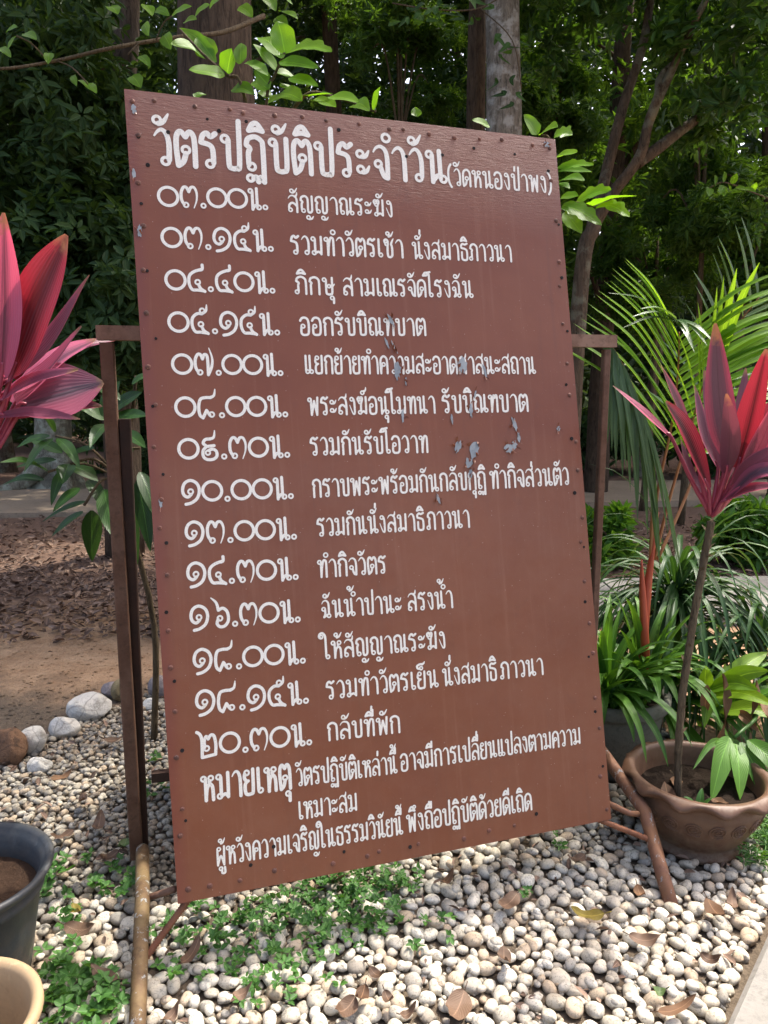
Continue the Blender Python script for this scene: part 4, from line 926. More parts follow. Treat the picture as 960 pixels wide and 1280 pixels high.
creeper('bright green creeper with leaf sprays above the upper left edge of the board',
        [[(332, 620, .1), (330, 300, .05), (333, 130, 0), (343, 95, 0), (356, 66, -.02)], [(332, 300, .05), (305, 118, 0), (284, 94, 0), (258, 72, -.02), (224, 36, -.02)], [(334, 200, 0), (378, 122, 0), (420, 122, 0), (470, 140, 0)]],
        [((356, 67), (347, 26), 23, -.03, O_), ((356, 67), (415, 64), 21, -.1, Lb), ((352, 73), (321, 47), 18, .06, O_), ((347, 88), (316, 55), 16, -.05, O_), ((350, 77), (398, 85), 17, -.12, O_), ((347, 92), (372, 100), 16, .05, O_),
         ((258, 73), (213, 55), 17, -.05, O_), ((281, 94), (236, 87), 18, -.08, O_), ((262, 75), (249, 44), 19, .05, O_), ((284, 92), (290, 60), 24, -.02, O_), ((270, 78), (224, 35), 10, .08, O_), ((300, 80), (302, 54), 12, .0, O_), ((290, 112), (318, 118), 15, -.04, O_),
         ((308, 78), (335, 95), 14, -.1, O_), ((362, 97), (398, 108), 13, -.1, O_), ((378, 122), (416, 117), 14, -.1, O_), ((412, 121), (449, 128), 17, -.12, O_), ((466, 141), (476, 108), 15, -.04, O_), ((350, 117), (378, 126), 18, -.1, O_), ((350, 108), (376, 118), 15, .06, O_),
         ((334, 105), (318, 88), 15, -.05, O_), ((336, 112), (314, 104), 14, .05, O_), ((340, 120), (322, 116), 13, 0, O_), ((440, 132), (462, 139), 14, -.1, O_), ((396, 122), (420, 134), 14, -.06, O_), ((334, 128), (352, 122), 12, 0, O_), ((243, 122), (258, 118), 9, 0, O_)], 2.85, gb, 1, [((-.25, 2.6, .75), (.3, .22, .5)), ((-.1, 2.7, 1.35), (.25, .2, .3)), ((-.45, 2.5, .6), (.2, .2, .35)), ((-.25, 2.27, .42), (.3, .12, .26))])
creeper('bright green creeper with deeply lobed leaves beside the upper right corner of the board',
        [[(690, 620, .1), (688, 400, .05), (690, 260, 0), (688, 180, 0), (676, 168, 0)], [(690, 270, 0), (708, 258, 0), (722, 254, 0), (745, 260, -.02)]],
        [((672, 168), (655, 143), 15, -.02, O_), ((676, 168), (697, 159), 15, -.05, O_), ((693, 170), (715, 169), 18, -.08, Lb), ((695, 196), (722, 190), 16, -.08, O_), ((697, 209), (742, 206), 11, -.15, Lb), ((698, 214), (740, 215), 11, -.14, O_), ((700, 226), (731, 226), 13, -.1, O_),
         ((702, 246), (723, 245), 11, -.06, O_), ((704, 256), (752, 282), 16, -.15, Lb), ((718, 256), (764, 237), 18, -.12, Lb), ((732, 260), (796, 245), 17, -.2, Lb), ((742, 261), (787, 271), 16, -.18, Lb), ((705, 266), (727, 292), 18, -.05, O_), ((690, 232), (712, 236), 12, -.05, O_),
         ((612, 158), (590, 150), 10, 0, O_), ((521, 146), (519, 134), 9, 0, O_)], 2.95, np.array((.66, 3.05, 0)), 2, [((.22, 2.72, .7), (.28, .22, .5)), ((.3, 2.8, 1.3), (.2, .2, .3)), ((.05, 2.6, .5), (.3, .2, .3)), ((.22, 2.42, .42), (.33, .13, .26))])
# twig with hanging leaves across the upper left corner
t = thing('hanging_twig', 'thin leafy twig arching across the dark foliage at the upper left corner', 'twig', P(240, 44, 3.6)*(1, 1, 0)+np.array((0, 0, 0)))
mb = MB(); tw = spline([P(330, 20, 4.0), P(280, 40, 3.75), P(232, 45, 3.6), P(185, 52, 3.5), P(130, 62, 3.4), P(70, 76, 3.4), P(0, 86, 3.3), P(-70, 80, 3.3)], 5); tube(mb, tw, [.012, .009, .007, .005], 7)
for a, b in (((70, 76), (110, 105)), ((195, 50), (215, 20)), ((190, 52), (160, 68)), ((60, 77), (20, 45))): tube(mb, spline([P(*a, 3.4), (P(*a, 3.4)+P(*b, 3.35))/2+np.array((0, 0, .02)), P(*b, 3.35)], 3), .003, 5)
mb.build('branch', M_TWIG, t); mb = MB()
for b, tp, W in [((205, 44), (214, 62), 16), ((215, 20), (240, 8), 13), ((182, 6), (190, 20), 14), ((180, 30), (186, 45), 12), ((62, 66), (60, 80), 11), ((100, 100), (112, 112), 9), ((30, 42), (46, 50), 12), ((8, 40), (22, 34), 10), ((20, 45), (10, 62), 9), ((165, 95), (176, 110), 17), ((175, 70), (188, 84), 11), ((195, 12), (212, 20), 11),
                 ((90, 95), (96, 108), 8), ((110, 105), (121, 117), 10), ((0, 60), (14, 72), 10), ((138, 8), (147, 18), 16), ((244, 20), (262, 6), 14), ((262, 10), (280, -6), 15), ((230, 28), (246, 24), 12), ((300, 8), (316, 22), 15), ((330, -6), (345, 14), 16), ((350, 14), (372, 24), 16), ((345, 22), (360, 38), 14), ((366, 6), (350, -6), 14)]:
    px_leaf(mb, b, tp, W, 3.4, 3.35, (R3(-.5, .5), -.7, .5))
mb.build('leaves', M_LEAF_CLIMB, t)
# twigs of the pale trunk
t = thing('leafy_twig', 'small leafy twig hanging in front of the pale grey trunk near the top', 'twig', P(640, 40, 5.6)*(1, 1, 0))
mb = MB(); tube(mb, spline([P(650, -20, 5.7), P(600, 10, 5.65), P(545, 12, 5.6), P(490, 4, 5.6)], 5), .005, 5); tube(mb, spline([P(600, 10, 5.65), P(640, 50, 5.6), P(652, 110, 5.6)], 5), .004, 5); mb.build('branch', M_TWIG, t)
mb = MB()
for k in range(34):
    a = P(R3(485, 610), R3(-4, 22), R3(5.4, 5.8)) if k < 22 else P(R3(618, 655), R3(20, 130), R3(5.6, 5.75)); blade(mb, [a, a+(R3(-.05, .05), R3(-.03, .03), -.03), a+(R3(-.1, .1), R3(-.06, 0), R3(-.1, -.02))], R3(.03, .05), (R3(-.3, .3), -.5, .7), .2, rnd.random(), None, 3)
mb.build('leaves', M_LEAF_MID, t)
t = thing('leafy_twig', 'sunlit spray of round leaves against the dark wood at the right edge', 'twig', P(905, 235, 5.0)*(1, 1, 0))
mb = MB(); tube(mb, spline([P(990, 260, 5.2), P(940, 240, 5.05), P(905, 228, 5.0), P(885, 236, 5.0)], 4), .004, 5); mb.build('branch', M_TWIG, t); mb = MB()
for b, tp, W in [((905, 228), (905, 214), 8), ((915, 230), (921, 216), 8), ((895, 232), (893, 219), 8), ((888, 235), (886, 246), 9), ((905, 232), (900, 243), 9), ((920, 234), (932, 238), 8), ((930, 236), (945, 240), 7), ((899, 238), (906, 245), 9), ((940, 238), (946, 228), 7)]:
    px_leaf(mb, b, tp, W, 5.0, 4.95, (0, -.8, .5))
mb.build('leaves', M_LEAF_CLIMB, t)
# leafy young tree between the left post and the board
b = np.array((-.93, 2.85, 0)); t = thing('young_tree', 'young tree with large dark green leaves between the left post and the board', 'young tree', b)
mb = MB(); tube(mb, spline([b+(0, 0, -.02), b+(.03, -.02, .5), P(150, 600, 2.75), P(165, 520, 2.72), P(170, 470, 2.7)], 5), [.014, .01, .006], 8)
tips = [P(105, 632, 2.6), P(88, 580, 2.6), P(60, 590, 2.65), P(135, 520, 2.75), P(175, 560, 2.7), P(70, 545, 2.75)]
for q in tips: tube(mb, spline([P(152, 600, 2.75), (P(150, 590, 2.7)+q)/2+np.array((0, 0, .03)), q], 4), .005, 6)
mb.build('stem', M_TWIG, t); mb = MB()
SL = [((115, 638), (115, 702), 25), ((130, 612), (142, 672), 26), ((104, 640), (63, 672), 15), ((108, 627), (53, 652), 12), ((88, 582), (123, 602), 22), ((86, 580), (78, 605), 22), ((70, 575), (20, 584), 13), ((80, 588), (64, 632), 14), ((88, 570), (118, 560), 18), ((78, 566), (35, 548), 16),
      ((62, 590), (0, 578), 13), ((128, 520), (150, 476), 26), ((138, 515), (178, 490), 24), ((140, 522), (185, 520), 22), ((130, 525), (92, 508), 18), ((134, 530), (112, 560), 18), ((150, 540), (182, 560), 20), ((172, 600), (188, 690), 22), ((160, 620), (172, 706), 18), ((175, 590), (196, 650), 20), ((120, 500), (85, 512), 16),
      ((62, 545), (20, 560), 15), ((66, 548), (30, 590), 14), ((68, 540), (52, 520), 13), ((72, 548), (100, 585), 16), ((165, 560), (140, 610), 16), ((100, 610), (66, 640), 15), ((110, 600), (132, 640), 18), ((55, 600), (4, 606), 13), ((150, 500), (120, 482), 17), ((165, 480), (190, 470), 16)]
for bb, tp, W in SL: px_leaf(mb, bb, tp, W, R3(2.62, 2.72), R3(2.5, 2.72), (R3(-.3, .3), -.55, .8), R3(.02, .12), None, .22, .02)
mb.build('leaves', M_LEAF_SAP, t)

# ------------------------------------------------------------------ pots
def pot_thing(name, label, c, prof, mat, soil_z, soil_r, soil_mat, fn=None, n=56, cat='flower pot'):
    t = thing(name, label, cat, c); mb = MB(); lathe(mb, c, prof, n, fn); mb.build('pot_body', mat, t)
    mb = MB(); rgs = np.random.default_rng(int(c[0]*1000) % 97+1); rings = []
    cc = mb.v((c[0], c[1], c[2]+soil_z+.006))
    for j in range(1, 9):
        ring = [mb.v((c[0]+soil_r*j/8*math.cos(2*PI*k/32), c[1]+soil_r*j/8*math.sin(2*PI*k/32), c[2]+soil_z+(rgs.normal(0, .006) if j < 8 else 0))) for k in range(32)]
        rings.append(ring)
    for k in range(32):
        mb.f(cc, rings[0][k], rings[0][(k+1) % 32])
        for j in range(7): mb.f(rings[j][k], rings[j+1][k], rings[j+1][(k+1) % 32], rings[j][(k+1) % 32])
    mb.build('soil', soil_mat, t)
    return t
PC = np.array((.972, 2.165, 0.))
prof = [(.0005, .004), (.128, .0), (.138, .008), (.14, .022), (.126, .034), (.136, .05), (.16, .085), (.181, .125), (.192, .158), (.194, .182), (.19, .198), (.197, .205), (.212, .212), (.222, .222), (.221, .23), (.204, .236), (.19, .234), (.184, .222), (.178, .19), (.17, .15), (.165, .14)]
def wavy(a, i, q, z):
    if 11 <= i <= 14: s = math.sin(11*a+.4); return q+.007*s*(1 if i in (12, 13) else .6), z-.009*max(0, s)-.004*s
    return q, z
bp = pot_thing('clay_pot', 'brown glazed clay pot with wavy rim and swirl relief right of the board', PC, prof, M_GLAZE, .165, .176, M_SOILD, wavy, 96)
mb = MB()
for k in range(18):                                          # pressed swirls round the belly
    a0 = 2*PI*k/18+.1
    pts = []
    for j in range(30):
        th = j*.62; rad = .0025+.0009*j; ha = a0+rad*math.cos(th)/.185; zz = .142+rad*.9*math.sin(th); R = np.interp(zz, [.085, .125, .158, .182], [.16, .181, .192, .194])+.0012
        pts.append(PC+np.array((R*math.cos(ha), R*math.sin(ha), zz)))
    tube(mb, pts, .0022, 5, True)
mb.build('relief', M_GLAZE, bp)
BC = np.array((-.992, 1.6, 0.))
prof = [(.0005, .003), (.128, 0), (.134, .01), (.138, .03), (.158, .15), (.17, .222), (.178, .226), (.18, .24), (.176, .252), (.187, .262), (.2, .276), (.203, .284), (.2, .29), (.192, .29), (.183, .282), (.178, .272), (.171, .268), (.17, .25), (.166, .246), (.164, .22), (.158, .19)]
pot_thing('plastic_pot', 'black plastic pot filled with brown soil at the left edge', BC, prof, M_BLACKP, .215, .163, M_SOIL)
TC = np.array((-.832, 1.262, 0.))
prof = [(.0005, .003), (.1, 0), (.108, .01), (.125, .1), (.138, .15), (.15, .155), (.154, .168), (.153, .182), (.16, .188), (.166, .198), (.165, .208), (.158, .214), (.147, .21), (.141, .2), (.136, .17), (.118, .07), (.115, .05)]
pot_thing('plastic_pot', 'tan plastic pot with a stepped rim in the bottom left corner', TC, prof, M_TANP, .06, .114, M_SOIL)
LC = np.array((.845, 2.66, 0.))
prof = [(.0005, .004), (.15, 0), (.16, .02), (.175, .12), (.19, .235), (.193, .25), (.208, .252), (.214, .262), (.214, .29), (.206, .3), (.19, .3), (.184, .28), (.18, .25)]
pot_thing('planter', 'grey mossy concrete planter behind the clay pot', LC, prof, M_PLANTER, .27, .182, M_SOILD, cat='planter')

# ------------------------------------------------------------------ red cordylines
def cordyline(label, stem, rad, heart, leaves, Yc, mats):
    """leaves: (base px, mid px, tip px, width px, Y at tip, material index, up)"""
    t = thing('cordyline', label, 'cordyline', stem[0])
    mb = MB(); S = spline(stem, 9); N = len(S)
    tube(mb, S, [rad*(1+.1*(k % 3 == 0)) for k in range(N)], 10, True, 0, .05)
    for k in range(2, N, 2):                                 # old leaf scars
        a = rnd.uniform(0, 6.3); q = np.array((math.cos(a), math.sin(a), .9)); blade(mb, [S[k], S[k]+q*rad*1.5, S[k]+q*rad*2.4], rad*1.1, (0, 0, 1), .1, 0, None, 3)
    mb.build('stem', M_STALK, t)
    bl = [MB() for _ in mats]; pt = MB()
    H = P(*heart, Yc)
    for b, m, tp, W, Yt, mi, up in leaves:
        A, M, T = P(*b, Yc+(Yt-Yc)*.25), P(*m, Yc+(Yt-Yc)*.6), P(*tp, Yt)
        tube(pt, spline([H+(A-H)*.05, (H+A)/2+np.array((0, 0, -.01)), A, A+(M-A)*.2], 4), [.008, .006, .004], 6)
        blade(bl[mi], [A, M, T], W/FPX*(Yc+Yt)/2, up, .3, rnd.random(), lambda q: max(.03, math.sin(PI*min(1, q*.93+.05)**.85)**.8), 12, .02, rnd.uniform(0, 6), 3)
    pt.build('petioles', M_PETI, t)
    for x, m in zip(bl, mats):
        if x.V: x.build('leaves', m, t)
    return t
U0 = (0, -1, .25)
cordyline('red cordyline with upright purple and crimson leaves growing in the clay pot', [PC+np.array((-.07, -.03, .16)), P(848, 940, 2.14), P(853, 870, 2.14), P(866, 780, 2.15), P(880, 700, 2.16), P(889, 652, 2.16)], 0.0108, (889, 645), [
    ((912, 575), (900, 505), (894, 404), 35, 2.05, 2, (-.5, -1, .1)), ((922, 585), (940, 515), (958, 436), 32, 2.1, 1, (-.8, -.9, .2)), ((905, 590), (890, 530), (880, 463), 28, 2.2, 0, (.4, -1, .1)), ((886, 612), (858, 545), (832, 502), 37, 2.05, 1, (.75, -.9, .3)),
    ((868, 560), (846, 505), (825, 455), 23, 2.2, 1, (.9, -.8, .1)), ((840, 548), (805, 515), (766, 482), 11, 2.25, 0, (.2, -.8, .8)), ((925, 580), (950, 530), (985, 495), 30, 2.15, 1, (-.6, -.9, .5)), ((918, 570), (925, 520), (932, 460), 21, 2.25, 0, (0, -1, .1)),
    ((915, 610), (945, 580), (1005, 545), 26, 2.0, 0, (-.5, -.7, .8)), ((912, 620), (950, 590), (1010, 590), 23, 1.95, 2, (-.4, -.7, .9)), ((905, 600), (912, 560), (916, 510), 23, 2.3, 0, (.2, -1, 0)), ((930, 600), (965, 565), (1010, 520), 26, 2.2, 1, (-.5, -.7, .7)), ((898, 585), (880, 540), (868, 482), 19, 2.28, 0, (.4, -1, .1)), ((908, 590), (912, 545), (908, 492), 25, 2.0, 0, (-.1, -1, .2)), ((930, 590), (952, 552), (972, 500), 23, 2.02, 0, (-.5, -.9, .4)),
    ((902, 628), (935, 612), (985, 606), 18, 1.98, 0, (-.3, -.6, .9)), ((880, 622), (862, 590), (850, 548), 16, 2.22, 0, (.6, -.9, .3))],
    2.16, [M_COR_ROSE, M_COR_RED, M_COR_PURP])
cordyline('pink and crimson cordyline leaning in at the left edge behind the black pot', [BC+np.array((-.02, .02, .2)), np.array((-1.02, 1.68, .55)), np.array((-1.045, 1.78, .85)), P(-24, 590, 1.86)], .013, (-24, 585), [
    ((2, 470), (6, 380), (5, 266), 56, 1.8, 0, (-.1, -1, .1)), ((14, 470), (48, 380), (84, 294), 71, 1.8, 1, (-.25, -1, .25)), ((-2, 485), (62, 432), (112, 344), 46, 1.85, 0, (-.3, -.7, .8)), ((0, 497), (55, 468), (102, 408), 37, 1.9, 0, (-.3, -.7, .9)), ((18, 505), (72, 452), (120, 424), 44, 2.06, 0, (-.2, -.7, .8)),
    ((22, 508), (78, 492), (129, 478), 81, 1.98, 2, (-.3, -.95, .35)), ((22, 520), (70, 505), (128, 508), 32, 1.96, 0, (-.1, -.9, .6)), ((10, 500), (90, 440), (152, 424), 29, 2.14, 0, (-.1, -.6, .9)), ((-4, 505), (40, 478), (98, 462), 32, 1.8, 0, (-.2, -.6, .9)), ((-10, 460), (-6, 400), (-2, 330), 54, 1.95, 1, (.3, -1, .1)),
    ((-20, 500), (-40, 430), (-60, 340), 54, 1.8, 0, (.3, -1, .1)), ((-30, 520), (-80, 470), (-130, 440), 54, 1.8, 1, (.4, -.8, .6)), ((-4, 520), (45, 516), (100, 524), 17, 1.82, 0, (0, -.8, .8))],
    1.86, [M_COR_PINK, M_COR_RED, M_COR_PURP])

# ------------------------------------------------------------------ red stemmed palm in the planter
t = thing('palm', 'small palm with orange red stems and long green fronds behind the red cordyline', 'palm', (LC[0]+.02, LC[1], .27))
mb = MB(); s0 = P(803, 880, 2.62); YP = 2.62
tube(mb, spline([s0, P(804, 800, YP), P(808, 745, YP), P(814, 700, YP), P(822, 640, YP-.01)], 5), [.016, .018, .017, .01, .006], 12); tube(mb, spline([s0+(.005, -.01, .1), P(806, 800, YP-.03), P(803, 740, YP-.03), P(802, 700, YP-.03)], 5), [.014, .015, .012, .003], 10)
mb.build('sheath', M_PALMRED, t)
mb = MB(); fm, fd = MB(), MB()
def leaflet(m, a, tip, W, sag=.05, Y=None): 
    a, tip = np.array(a), np.array(tip); L = np.linalg.norm(tip-a); mid = a*.5+tip*.5+np.array((0, 0, sag*L))
    blade(m, [a, mid, tip], W, (R3(-.15, .15), -.45, .9), .35, rnd.random(), lambda q: min(1, q*7+.25)*(1-q**2.6)**.9+.01, 6)
def frond(m, rach, tips_l, tips_r, W, rr_=.006, mat=M_PALMPET):
    tube(mb, spline(rach, 6), [rr_, rr_*.7, rr_*.35], 7); S = spline(rach, 12); N = len(S)-1
    for side, (n, t0, t1, La, Lb_, d0, d1) in ((-1, tips_l), (1, tips_r)):
        for k in range(n):
            q = k/(n-1); i = int((t0+(t1-t0)*q)*N); a = S[i]
            d = nrm(np.array(d0)*(1-q)+np.array(d1)*q+np.array((R3(-.05, .05), R3(-.05, .05), R3(-.04, .04)))); L = La*(1-q)+Lb_*q
            leaflet(m, a, a+d*L, W*R3(.85, 1.15), .09)
# upright frond: leaflets spread to both sides like a V
frond(fm, [P(813, 700, YP), P(823, 610, YP-.02), P(838, 540, YP-.05), P(847, 470, YP-.1), P(849, 415, YP-.15)], (16, .42, .97, .56, .34, (-.72, -.2, .6), (-.55, -.3, .62)), (16, .42, .97, .5, .38, (.78, -.1, .25), (.8, -.25, .5)), .03)
# old frond hanging to the left, dull and glossy
frond(fd, [P(813, 700, YP), P(815, 600, YP-.03), P(800, 510, YP-.1), P(772, 445, YP-.15), P(757, 425, YP-.18)], (12, .45, .98, .5, .3, (.1, -.1, -1), (-.02, -.2, -1)), (12, .4, .98, .52, .4, (.3, .0, -1), (.18, -.1, -1)), .024)
# frond to the right, its leaflets arching out level
frond(fm, [P(818, 700, YP), P(838, 620, YP), P(862, 540, YP-.05), P(880, 480, YP-.1), P(905, 440, YP-.1)], (10, .45, .98, .3, .3, (-.5, -.3, .5), (.1, -.3, .8)), (14, .4, .98, .42, .36, (1, -.3, .05), (.9, -.2, .35)), .028)
frond(fd, [P(822, 700, YP+.05), P(865, 600, YP+.15), P(890, 500, YP+.2), P(915, 420, YP+.2), P(950, 370, YP+.15)], (12, .35, .98, .36, .3, (-.45, -.2, .5), (-.3, -.2, .8)), (12, .35, .98, .4, .34, (.9, -.2, -.2), (.9, -.2, .3)), .032)
# small young frond at the heart
for a, tip in (((846, 402), (778, 410)), ((846, 400), (790, 396)), ((845, 398), (800, 386)), ((846, 402), (868, 440)), ((848, 400), (893, 428)), ((848, 400), (884, 432)), ((846, 400), (862, 418)), ((843, 402), (760, 366))): leaflet(fd, P(*a, YP-.16), P(*tip, YP-.3), .02, .08)
mb.build('petioles', M_PALMPET, t); fm.build('fronds', M_LEAF_PALM, t); fd.build('fronds', M_LEAF_PALMD, t)

# ------------------------------------------------------------------ strap leaved plants
def tuft(name, label, base, stem_top, n, L, W, el, droop, mat, seed, cat='plant', az=(0, 2*PI), fold=.35, rise=0.0):
    q = random.Random(seed); t = thing(name, label, cat, base)
    mb = MB(); tube(mb, spline([np.array(base)+(0, 0, -.01), (np.array(base)+stem_top)/2+np.array((.01, 0, 0)), stem_top], 4), [.018, .014, .012], 8); mb.build('stem', M_STALK, t)
    mb = MB()
    for k in range(n):
        a = q.uniform(*az); e = q.uniform(*el); d = (math.cos(a)*math.cos(e), math.sin(a)*math.cos(e), math.sin(e))
        o = np.array(stem_top)+np.array((math.cos(a)*.012, math.sin(a)*.012, q.uniform(-rise, .02)))
        blade(mb, arc(o, d, q.uniform(*L), q.uniform(*droop), 6), q.uniform(*W), (0, 0, 1), fold, q.random(), lambda t_: min(1, t_*5+.3)*(1-t_**2.2)**.8+.01, 2)
    mb.build('leaves', mat, t); return t
tuft('dracaena', 'dark green plant with a mop of long narrow arching leaves behind the cordyline stem', (1.22, 3.05, 0), np.array((1.2, 3.0, .62)), 210, (.38, .68), (.018, .03), (-.2, 1.4), (.9, 2.2), M_LEAF_DRAC, 3, rise=.22)
tuft('dracaena', 'dark green strappy plant low at the right edge behind the clay pot', (1.52, 2.95, 0), np.array((1.52, 2.92, .42)), 110, (.34, .6), (.018, .028), (-.1, 1.3), (1., 2.2), M_LEAF_DRAC, 4, rise=.2)
tuft('lily', 'bright green strap leaved plant spilling over the concrete planter beside the board', (LC[0]-.06, LC[1]-.1, .27), np.array((LC[0]-.06, LC[1]-.1, .31)), 52, (.24, .42), (.034, .05), (.55, 1.4), (.3, 1.3), M_LEAF_LILY, 5, rise=.02)
tuft('lily', 'green strap leaved plant in the concrete planter right of the palm stem', (LC[0]+.12, LC[1]-.02, .27), np.array((LC[0]+.12, LC[1]-.02, .3)), 34, (.26, .44), (.034, .052), (.7, 1.45), (.3, 1.2), M_LEAF_LILY, 6, rise=.02)
tuft('lily', 'green broad strap leaved clump on the ground between the planter and the yellow green plant', (1.09, 2.85, 0), np.array((1.09, 2.82, .16)), 64, (.3, .56), (.034, .055), (.4, 1.45), (.6, 1.8), M_LEAF_LILY, 16, rise=.05)
t = thing('fern', 'small curly leaved fern at the rim of the concrete planter', 'fern', (LC[0]+.02, LC[1]-.13, .28))
link('leaves', crown_mesh('leaves', [(np.array((R3(-.05, .05), R3(-.03, .03), R3(0, .1))), (.045, .04, .05)) for _ in range(5)], 150, .026, M_LEAF_LILY, 9, k=5, aspect=.75), t)
t = tuft('broad_leaf_plant', 'yellow green broad leaved plant with withered brown leaves behind the clay pot', (1.26, 2.62, 0), np.array((1.24, 2.58, .2)), 18, (.26, .46), (.045, .075), (.4, 1.35), (.5, 1.4), M_LEAF_LILY, 7, az=(-.6, 2.5))
mb = MB()
for b, tp, W, dy in [((888, 870), (962, 838), 26, -.1), ((885, 862), (948, 862), 24, -.15), ((884, 870), (972, 884), 22, -.2), ((880, 872), (882, 832), 20, 0), ((900, 890), (985, 900), 24, -.1), ((890, 880), (930, 830), 24, .1), ((890, 885), (960, 815), 26, .15), ((888, 860), (880, 910), 18, -.1)]:
    px_leaf(mb, b, tp, W, 2.52, 2.52+dy, (R3(-.3, .1), -.6, .8), .12, None, .3, .02)
mb.build('leaves', M_LEAF_YEL, t); mb = MB()
for b, tp, W, dy in [((903, 842), (906, 908), 16, -.05), ((884, 856), (880, 900), 13, 0), ((945, 850), (938, 900), 14, -.05), ((938, 868), (962, 900), 22, -.1), ((905, 905), (890, 940), 10, 0), ((925, 890), (948, 915), 14, -.1)]:
    px_leaf(mb, b, tp, W, 2.46, 2.46+dy, (R3(-.6, .6), -.8, .2), .05, None, .7, .12)
mb.build('withered_leaves', M_LEAF_DEAD, t); mb = MB()
for b, tp, W in [((912, 922), (889, 1002), 30), ((920, 930), (925, 1000), 26), ((926, 928), (962, 1016), 26), ((935, 925), (985, 985), 26), ((902, 924), (866, 962), 10)]:
    px_leaf(mb, b, tp, W, 2.28, 2.12, (0, -.9, .5), .12, None, .25, .02)
tube(mb, spline([np.array((1.22, 2.56, .22)), P(945, 905, 2.4)+np.array((0, 0, .03)), P(918, 922, 2.29)], 4), .006, 6)
mb.build('drooping_leaf', M_LEAF_LILY, t)
tuft('seedling', 'tiny pale green seedling sprouting in the clay pot', PC+np.array((-.05, -.13, .165)), PC+np.array((-.05, -.13, .185)), 6, (.035, .06), (.018, .026), (.2, 1.2), (.4, 1.), M_LEAF_WEED, 12)

# ------------------------------------------------------------------ rocks edging the gravel
def rock(label, px, py, w, h, mat, seed, name='edging_rock', deep=.8, z=None):
    q = np.random.default_rng(seed); c = G(px, py, .0); sc_ = (c[1]*cp)/FPX*1.03; a, hh = w*sc_/2, h*sc_/2
    import bmesh
    bm = bmesh.new(); bmesh.ops.create_icosphere(bm, subdivisions=4, radius=1)
    ph = q.uniform(0, 6, 12); pl = [(nrm(q.normal(size=3)), q.uniform(.62, .88)) for _ in range(7)]
    for v in bm.verts:
        p = np.array(v.co); 
        for nn, dd in pl:
            e = p@nn-dd
            if e > 0: p = p-nn*e*.75
        p = p*(1+.05*math.sin(3*p[0]+ph[0])*math.sin(3*p[1]+ph[1])+.025*math.sin(9*p[0]+ph[2])*math.sin(8*p[1]+ph[3])*math.sin(7*p[2]+ph[4]))
        v.co = (p[0]*a, p[1]*a*deep, p[2]*hh)
    me = bpy.data.meshes.new(name); bm.to_mesh(me); bm.free(); me.materials.append(mat)
    me.polygons.foreach_set('use_smooth', np.full(len(me.polygons), True))
    o = link(name, me, None, (c[0], c[1]+a*deep*.3, hh*.72)); o.rotation_euler = (0, 0, q.uniform(-.4, .4))
    tag(o, label, 'rock', 'rocks edging the gravel bed')
for k, a in enumerate([('large oval white rock left of the left post', 110, 900, 58, 42, M_RWHITE), ('upright white rock between the brown rock and the oval white rock', 40, 944, 38, 50, M_RWHITE), ('squat white rock touching the large oval rock', 79, 922, 42, 32, M_RWHITE), ('reddish brown block of stone at the left edge', 12, 956, 48, 58, M_RBROWN),
                       ('ochre rock just left of the left post', 152, 876, 30, 34, M_ROCHRE), ('round grey rock between the left post and the board', 198, 872, 30, 34, M_RGREY), ('dull grey rock behind the ochre rock', 138, 872, 26, 24, M_RGREY), ('half buried white rock in the gravel below the brown block', 48, 966, 34, 24, M_RWHITE), ('small white rock right of the left post', 188, 888, 22, 18, M_RWHITE)]):
    rock(*a, 200+k)

# ------------------------------------------------------------------ pebbles
POLY = np.array([(-2.1, .7), (.2, .8), (.7, 1.42), (1.0, 1.78), (1.33, 2.18), (1.25, 2.75), (.9, 3.35), (.2, 3.75), (-.5, 3.75), (-1.02, 3.42), (-1.22, 3.1), (-1.42, 2.78), (-2.0, 2.4)])
def inside(x, y):
    c = False; n = len(POLY)
    for i in range(n):
        x0, y0 = POLY[i]; x1, y1 = POLY[i-1]
        if (y0 > y) != (y1 > y) and x < (x1-x0)*(y-y0)/(y1-y0)+x0: c = not c
    return c
BLOCK = [(PC[0], PC[1], .142), (BC[0], BC[1], .14), (TC[0], TC[1], .11), (LC[0], LC[1], .17)]
q = random.Random(21); cells = {}; peb = []
def try_put(x, y, r, f):
    for bx, by, br in BLOCK:
        if math.hypot(x-bx, y-by) < br+r*.6: return False
    ci, cj = int(x/.08), int(y/.08)
    for i in range(ci-1, ci+2):
        for j in range(cj-1, cj+2):
            for (a, b, s) in cells.get((i, j), ()):
                if (a-x)**2+(b-y)**2 < ((s+r)*f)**2: return False
    cells.setdefault((ci, cj), []).append((x, y, r)); return True
def size_at(x, y):
    return .0115 if (x < -.25 and y > 1.9) else (.0148 if x < -.3 or y < 1.25 else .0162)
for k in range(150000):
    x, y = q.uniform(-2.1, 1.35), q.uniform(.7, 3.8)
    if not inside(x, y): continue
    if x < -1.35 and y < 1.9: continue
    m = size_at(x, y); f = k/150000
    r = m*(q.uniform(1.15, 1.5) if f < .12 else q.uniform(.8, 1.15) if f < .5 else q.uniform(.5, .8))
    # bare soil under the board and a ragged border by the grass
    bare = math.sin(x*9+1)*math.sin(y*11+x*4)
    if 2.25 < y and x > .15 and bare > -.2 and q.random() < .7: continue
    if try_put(x, y, r, .86): peb.append((x, y, r*.42+q.uniform(-.004, .006), r, f))
cells = {}; low = list(peb)
